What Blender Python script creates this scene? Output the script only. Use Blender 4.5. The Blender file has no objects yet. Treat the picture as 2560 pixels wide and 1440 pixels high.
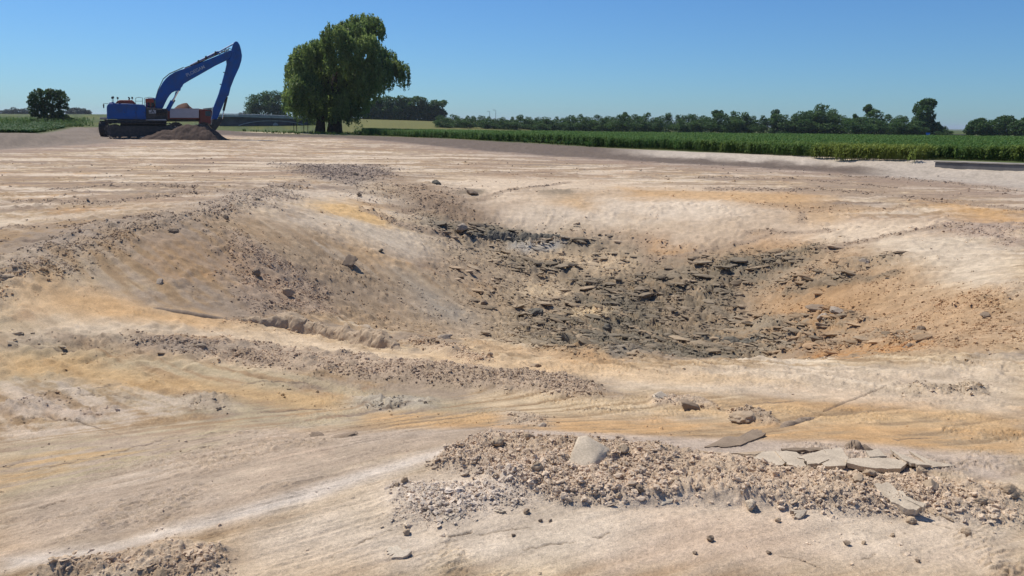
import bpy, bmesh, math, random
import numpy as np
from mathutils import Vector, Matrix
random.seed(7); RNG = np.random.default_rng(7)
R = math.radians
SC = bpy.context.scene
# ------------------------------------------------------------------ camera
EYE = 2.0
FPX = 1930.0                      # focal length in pixels of the 2560 px wide photograph
HZ0, HZS = 306.0, 0.014           # horizon row at the middle column, its slope
PITCH = math.atan((720-HZ0)/FPX)
ROLL = math.atan(HZS)
cam_d = bpy.data.cameras.new('camera'); cam = bpy.data.objects.new('camera', cam_d)
SC.collection.objects.link(cam); SC.camera = cam
cam_d.sensor_width = 36; cam_d.lens = 36*FPX/2560; cam_d.clip_end = 20000; cam_d.clip_start = 0.05
_fwd = Vector((0, math.cos(PITCH), -math.sin(PITCH)))
_r0 = Vector((1, 0, 0)); _u0 = _r0.cross(_fwd)
_right = _r0*math.cos(ROLL) + _u0*math.sin(ROLL)
_up = _u0*math.cos(ROLL) - _r0*math.sin(ROLL)
cam.matrix_world = Matrix(((_right.x, _up.x, -_fwd.x, 0), (_right.y, _up.y, -_fwd.y, 0), (_right.z, _up.z, -_fwd.z, EYE), (0, 0, 0, 1)))
# ------------------------------------------------------------------ sky, sun, exposure
SUN_EL, SUN_AZ = R(56), R(-48)    # azimuth from +Y, negative = left of the view
world = bpy.data.worlds.new('World'); SC.world = world; world.use_nodes = True
nt = world.node_tree; nt.nodes.clear()
sky = nt.nodes.new('ShaderNodeTexSky'); sky.sky_type = 'NISHITA'; sky.sun_disc = False
sky.sun_elevation = SUN_EL; sky.sun_rotation = SUN_AZ
sky.air_density = 1.0; sky.dust_density = 0.2; sky.ozone_density = 3.0; sky.altitude = 0
bg = nt.nodes.new('ShaderNodeBackground'); bg.inputs[1].default_value = 0.084
wo = nt.nodes.new('ShaderNodeOutputWorld')
tint = nt.nodes.new('ShaderNodeMix'); tint.data_type = 'RGBA'; tint.blend_type = 'MULTIPLY'; tint.inputs[0].default_value = 1.0
tint.inputs[7].default_value = (0.50, 0.83, 1.22, 1); nt.links.new(sky.outputs[0], tint.inputs[6]); nt.links.new(tint.outputs[2], bg.inputs[0]); nt.links.new(bg.outputs[0], wo.inputs[0])
sun_d = bpy.data.lights.new('sun', 'SUN'); sun_d.energy = 4.6; sun_d.angle = R(0.55); sun_d.color = (1, 0.955, 0.87)
sun = bpy.data.objects.new('sun', sun_d); SC.collection.objects.link(sun)
_sd = Vector((math.sin(SUN_AZ)*math.cos(SUN_EL), math.cos(SUN_AZ)*math.cos(SUN_EL), math.sin(SUN_EL)))
sun.rotation_euler = _sd.to_track_quat('Z', 'Y').to_euler(); sun.location = (0, 0, 60)
SC.view_settings.view_transform = 'Standard'; SC.view_settings.look = 'None'
SC.view_settings.exposure = 0.0; SC.view_settings.gamma = 1.0; SC.view_settings.use_curve_mapping = False
SC.cycles.max_bounces = 8; SC.cycles.diffuse_bounces = 5; SC.cycles.transparent_max_bounces = 8
# ------------------------------------------------------------------ helpers
def ray(px, py):
    return (_fwd + _right*((px-1280)/FPX) + _up*(-(py-720)/FPX)).normalized()
def at_z(px, py, z):
    d = ray(px, py); t = (z-EYE)/d.z
    return Vector((d.x*t, d.y*t, z))
def at_r(px, py, r):
    d = ray(px, py); t = r/math.hypot(d.x, d.y)
    return Vector((d.x*t, d.y*t, EYE+d.z*t))
def _hash(ix, iy, seed):
    h = (ix.astype(np.uint32)*np.uint32(374761393) + iy.astype(np.uint32)*np.uint32(668265263) + np.uint32((seed*2246822519) & 0xffffffff))
    h = (h ^ (h >> np.uint32(13)))*np.uint32(1274126177)
    return h ^ (h >> np.uint32(16))
def pnoise(x, y, seed=0):
    fx = np.floor(x); fy = np.floor(y); ix = fx.astype(np.int64); iy = fy.astype(np.int64)
    tx = (x-fx).astype(np.float32); ty = (y-fy).astype(np.float32)
    sx = tx*tx*tx*(tx*(tx*6-15)+10); sy = ty*ty*ty*(ty*(ty*6-15)+10)
    def g(jx, jy, dx, dy):
        a = _hash(jx, jy, seed).astype(np.float32)*np.float32(2*math.pi/4294967296.0)
        return np.cos(a)*dx + np.sin(a)*dy
    a = g(ix, iy, tx, ty); b = g(ix+1, iy, tx-1, ty); c = g(ix, iy+1, tx, ty-1); d = g(ix+1, iy+1, tx-1, ty-1)
    return (a*(1-sx)+b*sx)*(1-sy) + (c*(1-sx)+d*sx)*sy*1.0
def fbm(x, y, lam, octs, seed, gain=0.5):
    s = 0; a = 1.0; t = 0
    for o in range(octs):
        s = s + a*pnoise(x/lam+seed*7.3, y/lam-seed*3.1, seed*13+o); t += a; a *= gain; lam = lam*0.5
    return s/t*1.6
def aniso(x, y, ang, lu, lv, octs, seed, gain=0.55):       # lu along the direction ang, lv across it
    c, s = math.cos(ang), math.sin(ang)
    return fbm((x*c+y*s)/lu, (-x*s+y*c)/lv, 1.0, octs, seed, gain)
def sstep(a, b, x):
    t = np.clip((x-a)/(b-a), 0, 1); return t*t*(3-2*t)
def sdf(poly, X, Y):                                        # signed distance, negative inside
    P = np.array(poly, dtype=np.float64); n = len(P)
    best = np.full(X.shape, 1e18); ins = np.zeros(X.shape, bool)
    for i in range(n):
        ax, ay = P[i]; bx, by = P[(i+1) % n]
        ex, ey = bx-ax, by-ay; wx, wy = X-ax, Y-ay
        t = np.clip((wx*ex+wy*ey)/(ex*ex+ey*ey+1e-12), 0, 1)
        best = np.minimum(best, (wx-ex*t)**2+(wy-ey*t)**2)
        if ay != by:
            c = ((ay > Y) != (by > Y)) & (X < (bx-ax)*(Y-ay)/(by-ay)+ax)
            ins ^= c
    d = np.sqrt(best)
    return np.where(ins, -d, d)
def link(o, parent=None):
    SC.collection.objects.link(o)
    if parent is not None: o.parent = parent
    return o
def tag(o, label=None, cat=None, group=None, kind=None):
    if label: o['label'] = label
    if cat: o['category'] = cat
    if group: o['group'] = group
    if kind: o['kind'] = kind
    return o
def mesh_np(name, V, F, mat=None, smooth=False, attrs=None):
    me = bpy.data.meshes.new(name); V = np.asarray(V, dtype=np.float32); F = np.asarray(F, dtype=np.int32)
    me.vertices.add(len(V)); me.vertices.foreach_set('co', V.ravel())
    k = F.shape[1]; me.loops.add(F.size); me.loops.foreach_set('vertex_index', F.ravel())
    me.polygons.add(len(F)); me.polygons.foreach_set('loop_start', np.arange(0, F.size, k, dtype=np.int32))
    me.polygons.foreach_set('use_smooth', np.full(len(F), smooth))
    me.update(calc_edges=True)
    for an, (ty, dom, data) in (attrs or {}).items():
        at = me.attributes.new(an, ty, dom)
        at.data.foreach_set('color' if 'COLOR' in ty else ('vector' if ty == 'FLOAT_VECTOR' else 'value'), np.asarray(data).ravel())
    if mat: me.materials.append(mat)
    return me
def empty(name, loc, rz=0):
    o = bpy.data.objects.new(name, None); o.empty_display_size = 0.3; o.location = loc; o.rotation_euler = (0, 0, rz); return link(o)
class MB:
    def __init__(s): s.v = []; s.f = []
    def add(s, vs, fs):
        b = len(s.v); s.v += [tuple(v) for v in vs]; s.f += [tuple(i+b for i in f) for f in fs]; return s
    def prism(s, prof, y0, y1, inset=0.0):
        """profile (x, z) pulled from y0 to y1"""
        n = len(prof)
        area = sum(prof[i][0]*prof[(i+1) % n][1]-prof[(i+1) % n][0]*prof[i][1] for i in range(n))
        if area < 0: prof = prof[::-1]
        vs = [(x, y0, z) for x, z in prof] + [(x, y1, z) for x, z in prof]
        fs = [tuple(range(n)), tuple(range(2*n-1, n-1, -1))]
        for i in range(n):
            j = (i+1) % n; fs.append((i, i+n, j+n, j))
        return s.add(vs, fs)
    def box(s, x0, x1, y0, y1, z0, z1): return s.prism([(x0, z0), (x1, z0), (x1, z1), (x0, z1)], y0, y1)
    def tube(s, pts, r, n=8):
        pts = [Vector(p) for p in pts]; rs = r if isinstance(r, (list, tuple)) else [r]*len(pts)
        base = len(s.v); up = Vector((0.13, 0.27, 0.95))
        for i, p in enumerate(pts):
            t = (pts[min(i+1, len(pts)-1)]-pts[max(i-1, 0)]).normalized()
            a = t.cross(up if abs(t.dot(up)) < .95 else Vector((1, 0, 0))).normalized(); b = t.cross(a)
            for k in range(n):
                q = p + (a*math.cos(2*math.pi*k/n)+b*math.sin(2*math.pi*k/n))*rs[i]; s.v.append(tuple(q))
        for i in range(len(pts)-1):
            for k in range(n):
                a0 = base+i*n+k; a1 = base+i*n+(k+1) % n
                s.f.append((a0, a1, a1+n, a0+n))
        s.f.append(tuple(base+k for k in range(n))[::-1]); s.f.append(tuple(base+(len(pts)-1)*n+k for k in range(n)))
        return s
    def cyl(s, c, r, y0, y1, n=20):
        return s.prism([(c[0]+r*math.cos(2*math.pi*k/n), c[1]+r*math.sin(2*math.pi*k/n)) for k in range(n)], y0, y1)
    def build(s, name, mat, parent=None, bevel=0, smooth=False):
        me = bpy.data.meshes.new(name); me.from_pydata(s.v, [], s.f)
        bm = bmesh.new(); bm.from_mesh(me); bmesh.ops.recalc_face_normals(bm, faces=bm.faces[:]); bm.to_mesh(me); bm.free()
        me.materials.append(mat); o = bpy.data.objects.new(name, me); link(o, parent)
        if bevel:
            m = o.modifiers.new('bevel', 'BEVEL'); m.width = bevel; m.segments = 2; m.limit_method = 'ANGLE'; m.angle_limit = R(30)
        if smooth:
            for p in me.polygons: p.use_smooth = True
        return o
# ------------------------------------------------------------------ materials
def new_mat(name):
    m = bpy.data.materials.new(name); m.use_nodes = True; t = m.node_tree
    return m, t, t.nodes['Principled BSDF']
def paint(name, col, rough=0.5, var=0.15, scale=6, metal=0.0, bump=0.0, dirt=None, spec=0.5):
    m, t, b = new_mat(name)
    tc = t.nodes.new('ShaderNodeTexCoord'); n = t.nodes.new('ShaderNodeTexNoise'); n.inputs['Scale'].default_value = scale; n.inputs['Detail'].default_value = 6
    t.links.new(tc.outputs['Object'], n.inputs['Vector'])
    r = t.nodes.new('ShaderNodeMapRange'); r.inputs['From Min'].default_value = 0.35; r.inputs['From Max'].default_value = 0.7
    t.links.new(n.outputs['Fac'], r.inputs['Value'])
    mx = t.nodes.new('ShaderNodeMix'); mx.data_type = 'RGBA'
    mx.inputs[6].default_value = (*col, 1)
    d = dirt or tuple(c*(1-var*1.6) for c in col); mx.inputs[7].default_value = (*d, 1)
    sc = t.nodes.new('ShaderNodeMath'); sc.operation = 'MULTIPLY'; sc.inputs[1].default_value = 1.0 if not dirt else var*2.2
    t.links.new(r.outputs[0], sc.inputs[0]); t.links.new(sc.outputs[0], mx.inputs[0])
    t.links.new(mx.outputs[2], b.inputs['Base Color'])
    b.inputs['Roughness'].default_value = rough; b.inputs['Metallic'].default_value = metal; b.inputs['Specular IOR Level'].default_value = spec
    if bump:
        bp = t.nodes.new('ShaderNodeBump'); bp.inputs['Strength'].default_value = bump; bp.inputs['Distance'].default_value = 0.02
        n2 = t.nodes.new('ShaderNodeTexNoise'); n2.inputs['Scale'].default_value = scale*4; n2.inputs['Detail'].default_value = 8
        t.links.new(tc.outputs['Object'], n2.inputs['Vector']); t.links.new(n2.outputs['Fac'], bp.inputs['Height']); t.links.new(bp.outputs[0], b.inputs['Normal'])
    return m
def leaf_mat(name, c1, c2, trans=0.3):
    m, t, b = new_mat(name)
    a = t.nodes.new('ShaderNodeAttribute'); a.attribute_name = 'tone'
    mx = t.nodes.new('ShaderNodeMix'); mx.data_type = 'RGBA'; mx.inputs[6].default_value = (*c1, 1); mx.inputs[7].default_value = (*c2, 1)
    t.links.new(a.outputs['Fac'], mx.inputs[0]); t.links.new(mx.outputs[2], b.inputs['Base Color'])
    b.inputs['Roughness'].default_value = 0.6; b.inputs['Specular IOR Level'].default_value = 0.25
    tr = t.nodes.new('ShaderNodeBsdfTranslucent'); t.links.new(mx.outputs[2], tr.inputs['Color'])
    ms = t.nodes.new('ShaderNodeMixShader'); ms.inputs[0].default_value = trans
    t.links.new(b.outputs[0], ms.inputs[1]); t.links.new(tr.outputs[0], ms.inputs[2]); t.links.new(ms.outputs[0], t.nodes['Material Output'].inputs[0])
    return m
def soil_mat(name, attr=None, col=(.4, .3, .2), instancer=False, grain=60, bump=0.5, dist=0.01):
    m, t, b = new_mat(name); L = t.links.new
    geo = t.nodes.new('ShaderNodeNewGeometry'); tc = t.nodes.new('ShaderNodeTexCoord')
    src = geo.outputs['Position'] if not instancer else tc.outputs['Object']
    if attr:
        a = t.nodes.new('ShaderNodeAttribute'); a.attribute_name = attr; a.attribute_type = 'INSTANCER' if instancer else 'GEOMETRY'; c = a.outputs['Color']
    else:
        a = t.nodes.new('ShaderNodeRGB'); a.outputs[0].default_value = (*col, 1); c = a.outputs[0]
    n1 = t.nodes.new('ShaderNodeTexNoise'); n1.inputs['Scale'].default_value = grain; n1.inputs['Detail'].default_value = 8; n1.inputs['Roughness'].default_value = 0.7
    n2 = t.nodes.new('ShaderNodeTexNoise'); n2.inputs['Scale'].default_value = grain*0.13; n2.inputs['Detail'].default_value = 6
    L(src, n1.inputs['Vector']); L(src, n2.inputs['Vector'])
    r1 = t.nodes.new('ShaderNodeMapRange'); r1.inputs[1].default_value = .3; r1.inputs[2].default_value = .7; r1.inputs[3].default_value = .76; r1.inputs[4].default_value = 1.22
    L(n1.outputs['Fac'], r1.inputs[0])
    r2 = t.nodes.new('ShaderNodeMapRange'); r2.inputs[1].default_value = .3; r2.inputs[2].default_value = .7; r2.inputs[3].default_value = .86; r2.inputs[4].default_value = 1.12
    L(n2.outputs['Fac'], r2.inputs[0])
    mu0 = t.nodes.new('ShaderNodeMath'); mu0.operation = 'MULTIPLY'; L(r1.outputs[0], mu0.inputs[0]); L(r2.outputs[0], mu0.inputs[1])
    n3 = t.nodes.new('ShaderNodeTexNoise'); n3.inputs['Scale'].default_value = grain*4; n3.inputs['Detail'].default_value = 3; L(src, n3.inputs['Vector'])
    r3 = t.nodes.new('ShaderNodeMapRange'); r3.inputs[1].default_value = .3; r3.inputs[2].default_value = .7; r3.inputs[3].default_value = .84; r3.inputs[4].default_value = 1.14; L(n3.outputs['Fac'], r3.inputs[0])
    mu = t.nodes.new('ShaderNodeMath'); mu.operation = 'MULTIPLY'; L(mu0.outputs[0], mu.inputs[0]); L(r3.outputs[0], mu.inputs[1])
    vm = t.nodes.new('ShaderNodeVectorMath'); vm.operation = 'SCALE'; L(c, vm.inputs[0]); L(mu.outputs[0], vm.inputs['Scale'])
    L(vm.outputs[0], b.inputs['Base Color']); b.inputs['Roughness'].default_value = 0.95; b.inputs['Specular IOR Level'].default_value = 0.15
    bp = t.nodes.new('ShaderNodeBump'); bp.inputs['Strength'].default_value = bump; bp.inputs['Distance'].default_value = dist
    L(n1.outputs['Fac'], bp.inputs['Height']); L(bp.outputs[0], b.inputs['Normal'])
    return m
hm = bpy.data.materials.new('haze'); hm.use_nodes = True; ht = hm.node_tree; ht.nodes.clear()
hv = ht.nodes.new('ShaderNodeVolumePrincipled'); hv.inputs['Color'].default_value = (.80, .88, 1, 1); hv.inputs['Density'].default_value = .00013; hv.inputs['Anisotropy'].default_value = .3
ho = ht.nodes.new('ShaderNodeOutputMaterial'); ht.links.new(hv.outputs[0], ho.inputs['Volume'])
HZB = 9300.0
haze_v = [(x, y, z) for z in (-8, 26) for x, y in ((-HZB, -HZB), (HZB, -HZB), (HZB, HZB), (-HZB, HZB))]
hme = bpy.data.meshes.new('haze'); hme.from_pydata(haze_v, [], [(0,3,2,1),(4,5,6,7),(0,1,5,4),(1,2,6,5),(2,3,7,6),(3,0,4,7)]); hme.materials.append(hm)
haze = bpy.data.objects.new('haze', hme); SC.collection.objects.link(haze); tag(haze, kind='stuff')
M_ground = soil_mat('sandy_clay_ground', 'soil_colour', grain=45, bump=.9, dist=.012)
M_clod = soil_mat('clod_soil', 'soil_colour', instancer=True, grain=3.0, dist=0.002, bump=0.3)
# ------------------------------------------------------------------ terrain heights
class TPS:                                                  # thin plate spline over (azimuth, log distance)
    def __init__(s, pts):
        s.A = np.array([[math.atan2(p.x, p.y)*1.0, math.log(math.hypot(p.x, p.y))] for p in pts]); z = np.array([p.z for p in pts])
        n = len(pts); d = np.linalg.norm(s.A[:, None]-s.A[None], axis=2)
        K = s.k(d) + np.eye(n)*4e-3
        P = np.c_[np.ones(n), s.A]; M = np.block([[K, P], [P.T, np.zeros((3, 3))]])
        w = np.linalg.solve(M, np.r_[z, 0, 0, 0]); s.w = w[:n]; s.c = w[n:]
    @staticmethod
    def k(d): return np.where(d > 1e-9, d*d*np.log(np.maximum(d, 1e-9)), 0)
    def __call__(s, th, lr):
        out = s.c[0]+s.c[1]*th+s.c[2]*lr
        for (a, l), w in zip(s.A, s.w):
            d2 = (th-a)**2+(lr-l)**2+1e-12
            out = out + w*0.5*d2*np.log(d2)
        return out
IN = [(0,1440,.08),(300,1440,.12),(700,1440,.15),(1280,1440,.2),(1900,1440,.22),(2560,1440,.2),(1280,1300,.2),(1900,1300,.2),(2560,1300,.15),(900,1330,.17),
 (1300,1180,.2),(1600,1150,.2),(2000,1200,.18),(2400,1200,.12),(50,1395,.05),(300,1345,.09),(600,1270,.13),(850,1205,.15),(1050,1150,.17),(1220,1108,.18),
 (0,1300,-.12),(0,1150,-.45),(300,1250,-.05),(300,1100,-.45),(600,1150,-.10),(600,1080,-.38),(900,1100,-.06),(900,1075,-.22),(0,1000,-.72),(300,980,-.75),(600,1000,-.66),(900,1020,-.55),
 (1280,1078,.02),(1700,1100,.1),(2100,1110,.1),(2450,1150,.08),(1600,1060,-.1),(2100,1060,-.1),(2500,1080,-.1),
 (1300,1000,-.4),(1800,980,-.4),(2300,980,-.35),(2560,980,-.3),(1000,940,-.7),(1500,940,-.6),(1900,930,-.55),(2560,920,-.35),(700,930,-.8),(300,920,-.85),(0,900,-.8),(0,800,-.62),
 (1300,905,-.75),(1500,905,-.7),(1800,912,-.65),(2100,905,-.6),(2350,890,-.5),(2560,880,-.4),
 (1150,840,-1.2),(1300,868,-1.45),(1600,880,-1.75),(1900,885,-1.7),(2100,880,-1.4),(2300,865,-.9),(2500,830,-.6),
 (1300,780,-1.7),(1600,780,-1.75),(1900,780,-1.6),(1500,690,-1.6),(1300,660,-1.5),(1700,700,-1.55),(1250,600,-1.3),(1450,610,-1.25),(1700,640,-1.2),(2100,760,-1.2),(2100,660,-.95),
 (2400,760,-.75),(2400,640,-.55),(2560,720,-.45),(2560,560,-.35),(1300,520,-.8),(1500,520,-.75),(1800,540,-.75),(1500,460,-.4),(1200,460,-.35),(1900,470,-.35),(2300,500,-.35),
 (1100,560,-1.0),(1000,500,-.55),(1000,600,-1.0),(900,650,-1.05),(800,520,-.5),(700,560,-.4),(1050,720,-1.35),(800,720,-1.1),(900,800,-1.35),(600,650,-.65),(500,605,-.3),
 (700,850,-1.0),(500,780,-.85),(300,780,-.75),(150,760,-.6),(350,680,-.5),(740,455,-.15),(600,500,-.08),(450,550,-.08),(250,590,-.15),(100,650,-.25),(0,700,-.35),
 (0,620,-.33),(200,540,-.2),(400,500,-.2),(0,500,-.25),(0,420,-.3),(300,430,-.3),(700,420,-.3),(1280,400,-.3),(1280,370,-.3),(1900,430,-.3),(2560,480,-.25),(2300,440,-.3),(800,370,-.3),
 (300,380,-.3),(1000,430,-.3),(2560,620,-.35),(360,345,-.1),(0,372,-.3),(600,355,-.2),(900,355,-.2)]
EX = [(0,337,58),(240,343,62),(0,305,150),(200,306,150),(0,287,400),(200,285,400),(400,300,160),(400,322,110),(600,336,100),(540,322,235),(600,322,235),(690,322,235),(760,322,235),(560,327,160),(660,327,160),(760,327,160),(830,334,112),(1000,345,86),(900,304,260),(1100,316,240),(1300,332,220),
 (1200,356,69),(1400,371,57),(1600,382,51),(2000,402,43),(2300,414,39),(2560,421,36),(1300,341,110),(1500,344,110),(2000,351,110),(2500,358,110),(1500,335,260),(2000,342,260),(2500,348,260)]
IN = [(x, y, -.85+(z+.85)*1.9 if z < -.85 and 480 < y < 895 else z) for x, y, z in IN]
tin = TPS([at_z(*p) for p in IN])
tex = TPS([at_r(*p) for p in EX] + [at_r(x, HZ0+HZS*(x-1280)+d, 3000) for x, d in ((-300, 1), (0, 1), (640, 3), (1280, 4), (1920, 4), (2560, 4), (2900, 4))])
TOE = [at_z(x, y, z) for x, y, z in ((-300,385,-.3),(0,371,-.3),(230,358,-.25),(270,336,-.1),(450,334,-.1),(640,343,-.2),(860,347,-.25),(1000,356,-.3),(1200,373,-.3),(1400,389,-.3),(1600,401,-.3),(2000,423,-.3),(2300,442,-.3),(2560,464,-.3),(2800,490,-.3))]
TOEP = [(p.x, p.y) for p in TOE]
_a, _b = TOEP[0], TOEP[-1]
PLAT = [(-260, -200), (-200, 30)] + TOEP + [(60, 15), (90, -200)]           # the stripped site, a closed outline
def h0(X, Y):
    X = np.asarray(X, float); Y = np.asarray(Y, float)
    th = np.arctan2(X, Y); r = np.hypot(X, Y)
    thc = np.clip(th, -.72, .72); lr = np.log(np.clip(r, 2.0, 3000))
    back = sstep(.72, 1.5, np.abs(th))
    zi = np.clip(tin(thc, np.minimum(lr, math.log(110))), -3.4, 0.35)*(1-back)+0.05*back
    ze = tex(thc, np.maximum(lr, math.log(30)))*(1-back) + 0.2*back
    d = sdf(PLAT, X, Y)
    w = sstep(0.0, 3.6, d)
    return zi*(1-w)+ze*w, d
_ts = np.exp(np.linspace(math.log(1.7), math.log(900), 1400))
def G(px, py):
    """the point of the smooth ground that the photograph shows at this pixel"""
    d = ray(px, py); s = math.hypot(d.x, d.y); X = d.x/s*_ts; Y = d.y/s*_ts; Z = EYE+d.z/s*_ts
    h, _ = h0(X, Y); k = np.argmax(Z < h)
    if not (Z < h).any(): k = len(_ts)-1
    if k == 0: return Vector((X[0], Y[0], h[0]))
    a, b = Z[k-1]-h[k-1], Z[k]-h[k]; t = a/(a-b) if a != b else 0
    return Vector((X[k-1]+(X[k]-X[k-1])*t, Y[k-1]+(Y[k]-Y[k-1])*t, h[k-1]+(h[k]-h[k-1])*t))
# log-polar sheet: dense where the photograph looks, coarse elsewhere
rr = [0.02, 0.4, 0.8, 1.2, 1.5, 1.8]
while rr[-1] < 60:
    r = rr[-1]; rr.append(r*(1+min(max(1.1*r/(2.1*772), 2.2e-3), 4.3e-3)) if r < 45 else r*1.008)
while rr[-1] < 200: rr.append(rr[-1]*1.012)
while rr[-1] < 9000: rr.append(rr[-1]*1.09)
rr = np.array(rr)
th = np.r_[np.linspace(-math.pi, -.70, 34)[:-1], np.linspace(-.70, .70, 960), np.linspace(.70, math.pi, 34)[1:]]
NR, NT = len(rr), len(th)
TH, RR = np.meshgrid(th, rr)
X = RR*np.sin(TH); Y = RR*np.cos(TH)
H = np.zeros_like(X); D = np.zeros_like(X)
for i in range(0, NR, 100):
    H[i:i+100], D[i:i+100] = h0(X[i:i+100], Y[i:i+100])
# ------------------------------------------------------------------ terrain: colour and relief
PALE = (.55,.43,.28); WHITE = (.64,.54,.41); TAN = (.36,.25,.145); ORANGE = (.54,.31,.13); RUST = (.36,.17,.065)
GREYB = (.30,.235,.175); GREY = (.33,.295,.25); DARK = (.16,.14,.105); DGREY = (.265,.22,.16); TOP = (.155,.122,.098); PINK = (.47,.38,.295); OLIVE = (.40,.33,.21)
C = lambda c: np.array(c)[None, None]
n_big = fbm(X, Y, 6.0, 5, 1); n_mid = fbm(X, Y, 1.6, 5, 2); n_or = fbm(X, Y, 3.2, 6, 3, .6); n_fine = fbm(X, Y, .35, 5, 4, .6)
crest_dir = G(1050, 1150)-G(50, 1395); A_CREST = math.atan2(crest_dir.y, crest_dir.x)
s_cr = aniso(X, Y, A_CREST, 1.6, .12, 5, 5)
s_pl = aniso(X, Y, R(4), 5.0, .9, 5, 6)
e = G(1000, 600)-G(780, 500); A_SL = math.atan2(e.y, e.x); s_sl = aniso(X, Y, A_SL, 2.2, .22, 5, 7)
e = G(2300, 700)-G(1900, 770); A_RT = math.atan2(e.y, e.x); s_rt = aniso(X, Y, A_RT, 1.6, .16, 6, 8)
WX = X + RR*.022*n_mid*1.2 + RR*.008*n_fine; WY = Y + RR*.03*fbm(X+31, Y-17, 1.6, 5, 9) + RR*.010*fbm(X, Y, .3, 4, 10)
def mask(px_poly, soft=.02, warp=1.0):
    P = [(q.x, q.y) for q in (G(*p) for p in px_poly)]
    xs = [p[0] for p in P]; ys = [p[1] for p in P]; pad = .15*max(math.hypot(*p) for p in P)+.3
    sel = (X > min(xs)-pad) & (X < max(xs)+pad) & (Y > min(ys)-pad) & (Y < max(ys)+pad)
    m = np.zeros(X.shape); w = warp
    d = sdf(P, X[sel]*(1-w)+WX[sel]*w, Y[sel]*(1-w)+WY[sel]*w)
    s = soft*RR[sel]
    m[sel] = 1-sstep(-s, s, d)
    return m
def far_mix(col, c, a):
    return col*(1-a[..., None]) + C(c)*a[..., None]
# region weights for streak direction
far = sstep(16, 24, RR)
fg = 1-sstep(6.0, 8.5, RR)
leftside = 1-sstep(-.12, .02, TH)
sharp = aniso(X, Y, A_CREST, .9, .035, 4, 44, .6)*(1-sstep(6, 9, RR)) + sstep(6, 9, RR)*(aniso(X, Y, A_SL, 1.4, .16, 4, 45, .6)*leftside + (1-leftside)*aniso(X, Y, A_RT, 1.6, .16, 4, 46, .6))
sharp = sharp*(1-.75*(1-sstep(6, 9, RR))*sstep(-.15, .05, TH))*sstep(-.3, .3, fbm(X, Y, 2.0, 5, 47, .6)+.05)
ST = s_pl*far + (1-far)*(fg*s_cr + (1-fg)*(leftside*s_sl + (1-leftside)*s_rt))
COL = np.ones(X.shape+(3,))*C(TAN)
COL = far_mix(COL, PALE, sstep(-.10, .42, ST*.8+n_big*.5+.12))
COL = far_mix(COL, ORANGE, sstep(.12, .55, n_or+.25*ST)*.75)
COL = far_mix(COL, GREYB, sstep(.0, .32, fbm(X+9, Y+40, 2.4, 7, 11, .66)+.3*ST)*.85)
COL = far_mix(COL, WHITE, sstep(.25, .5, fbm(X-9, Y+4, 2.8, 6, 12, .6)+.45*ST)*.6)
COL = far_mix(COL, RUST, sstep(.30, .6, fbm(X-29, Y+14, 1.3, 6, 13, .6)+.2*ST)*.55)
# plateau: long pale and grey-brown bands left by the blade
pb = aniso(X+5*n_mid, Y+3.5*n_big+1.2*n_mid, R(2), 12, 2.4, 6, 14, .68)
COL = far_mix(COL, (.34,.25,.175), far*sstep(-.06, .14, pb)*.85)
COL = far_mix(COL, (.64,.53,.40), far*sstep(.03, .20, -pb)*.85)
COL = far_mix(COL, (.65,.54,.41), far*sstep(.02, .2, aniso(X, Y, R(9), 6, 1.7, 6, 16, .65))*sstep(-.1, .25, fbm(X, Y, 14, 5, 17, .6))*.9)
COL = far_mix(COL, (.36,.25,.17), far*sstep(.05, .3, fbm(X, Y, 9, 6, 18, .65))*.55)
COL = far_mix(COL, (.24,.185,.145), far*sstep(.16, .42, aniso(X, Y, R(-3), 9, 1.5, 5, 15, .6))*.7)
topz = sstep(-9, -1.0, D+2.0*n_big)*(D < 30)
COL = far_mix(COL, (.30,.23,.19), topz*.55*far)
COL = far_mix(COL, TOP, sstep(-2.6, .2, D+1.6*n_mid)*far)
ROUGH = np.zeros_like(X); PLATE = np.zeros_like(X); DZ = np.zeros_like(X)
def feat(poly, col=None, a=1.0, soft=.02, rough=0, plate=0, dz=0, mott=None, warp=1.0):
    global COL, ROUGH, PLATE, DZ
    m = mask(poly, soft, warp)
    if col is not None:
        k = m*a
        if mott is not None: k = k*sstep(mott-.22, mott+.22, ST*.9+n_fine*.45+n_mid*.3)
        COL = far_mix(COL, col, k)
    if rough: ROUGH = np.maximum(ROUGH, m*rough)
    if plate: PLATE = np.maximum(PLATE, m*plate)
    if dz: DZ = DZ + m*dz
    return m
# --- large colour areas, each outlined on the real ground
feat([(0,1120),(300,1085),(620,1070),(1240,1072),(1240,1105),(1000,1150),(600,1265),(200,1360),(0,1395)], PINK, .75, .05)
feat([(0,1120),(350,1070),(620,1065),(560,1110),(200,1215),(0,1260)], OLIVE, .8, .05, mott=-.05)
feat([(0,1160),(200,1120),(420,1090),(430,1110),(180,1180),(0,1240)], (.50,.30,.13), .55, .03, mott=.05)
feat([(0,1395),(300,1345),(600,1262),(900,1180),(1200,1108),(1250,1110),(1080,1160),(800,1245),(500,1320),(200,1385),(0,1425)], (.68,.60,.51), .85, .028, warp=.6)
feat([(0,870),(300,880),(700,930),(1200,1010),(1250,1060),(600,1065),(200,1000),(0,960)], OLIVE, .7, .03, mott=-.1)
feat([(0,960),(180,955),(420,960),(500,1030),(250,1085),(0,1110)], (.52,.43,.34), .75, .03, mott=0)
feat([(0,890),(200,900),(560,960),(850,990),(820,1030),(560,1000),(160,945),(0,940)], (.52,.34,.16), .7, .03)
feat([(900,1030),(1300,1040),(1800,1055),(2560,1080),(2560,1140),(2100,1100),(1500,1085),(900,1072)], (.52,.32,.15), .75, .03, mott=-.12)
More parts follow.
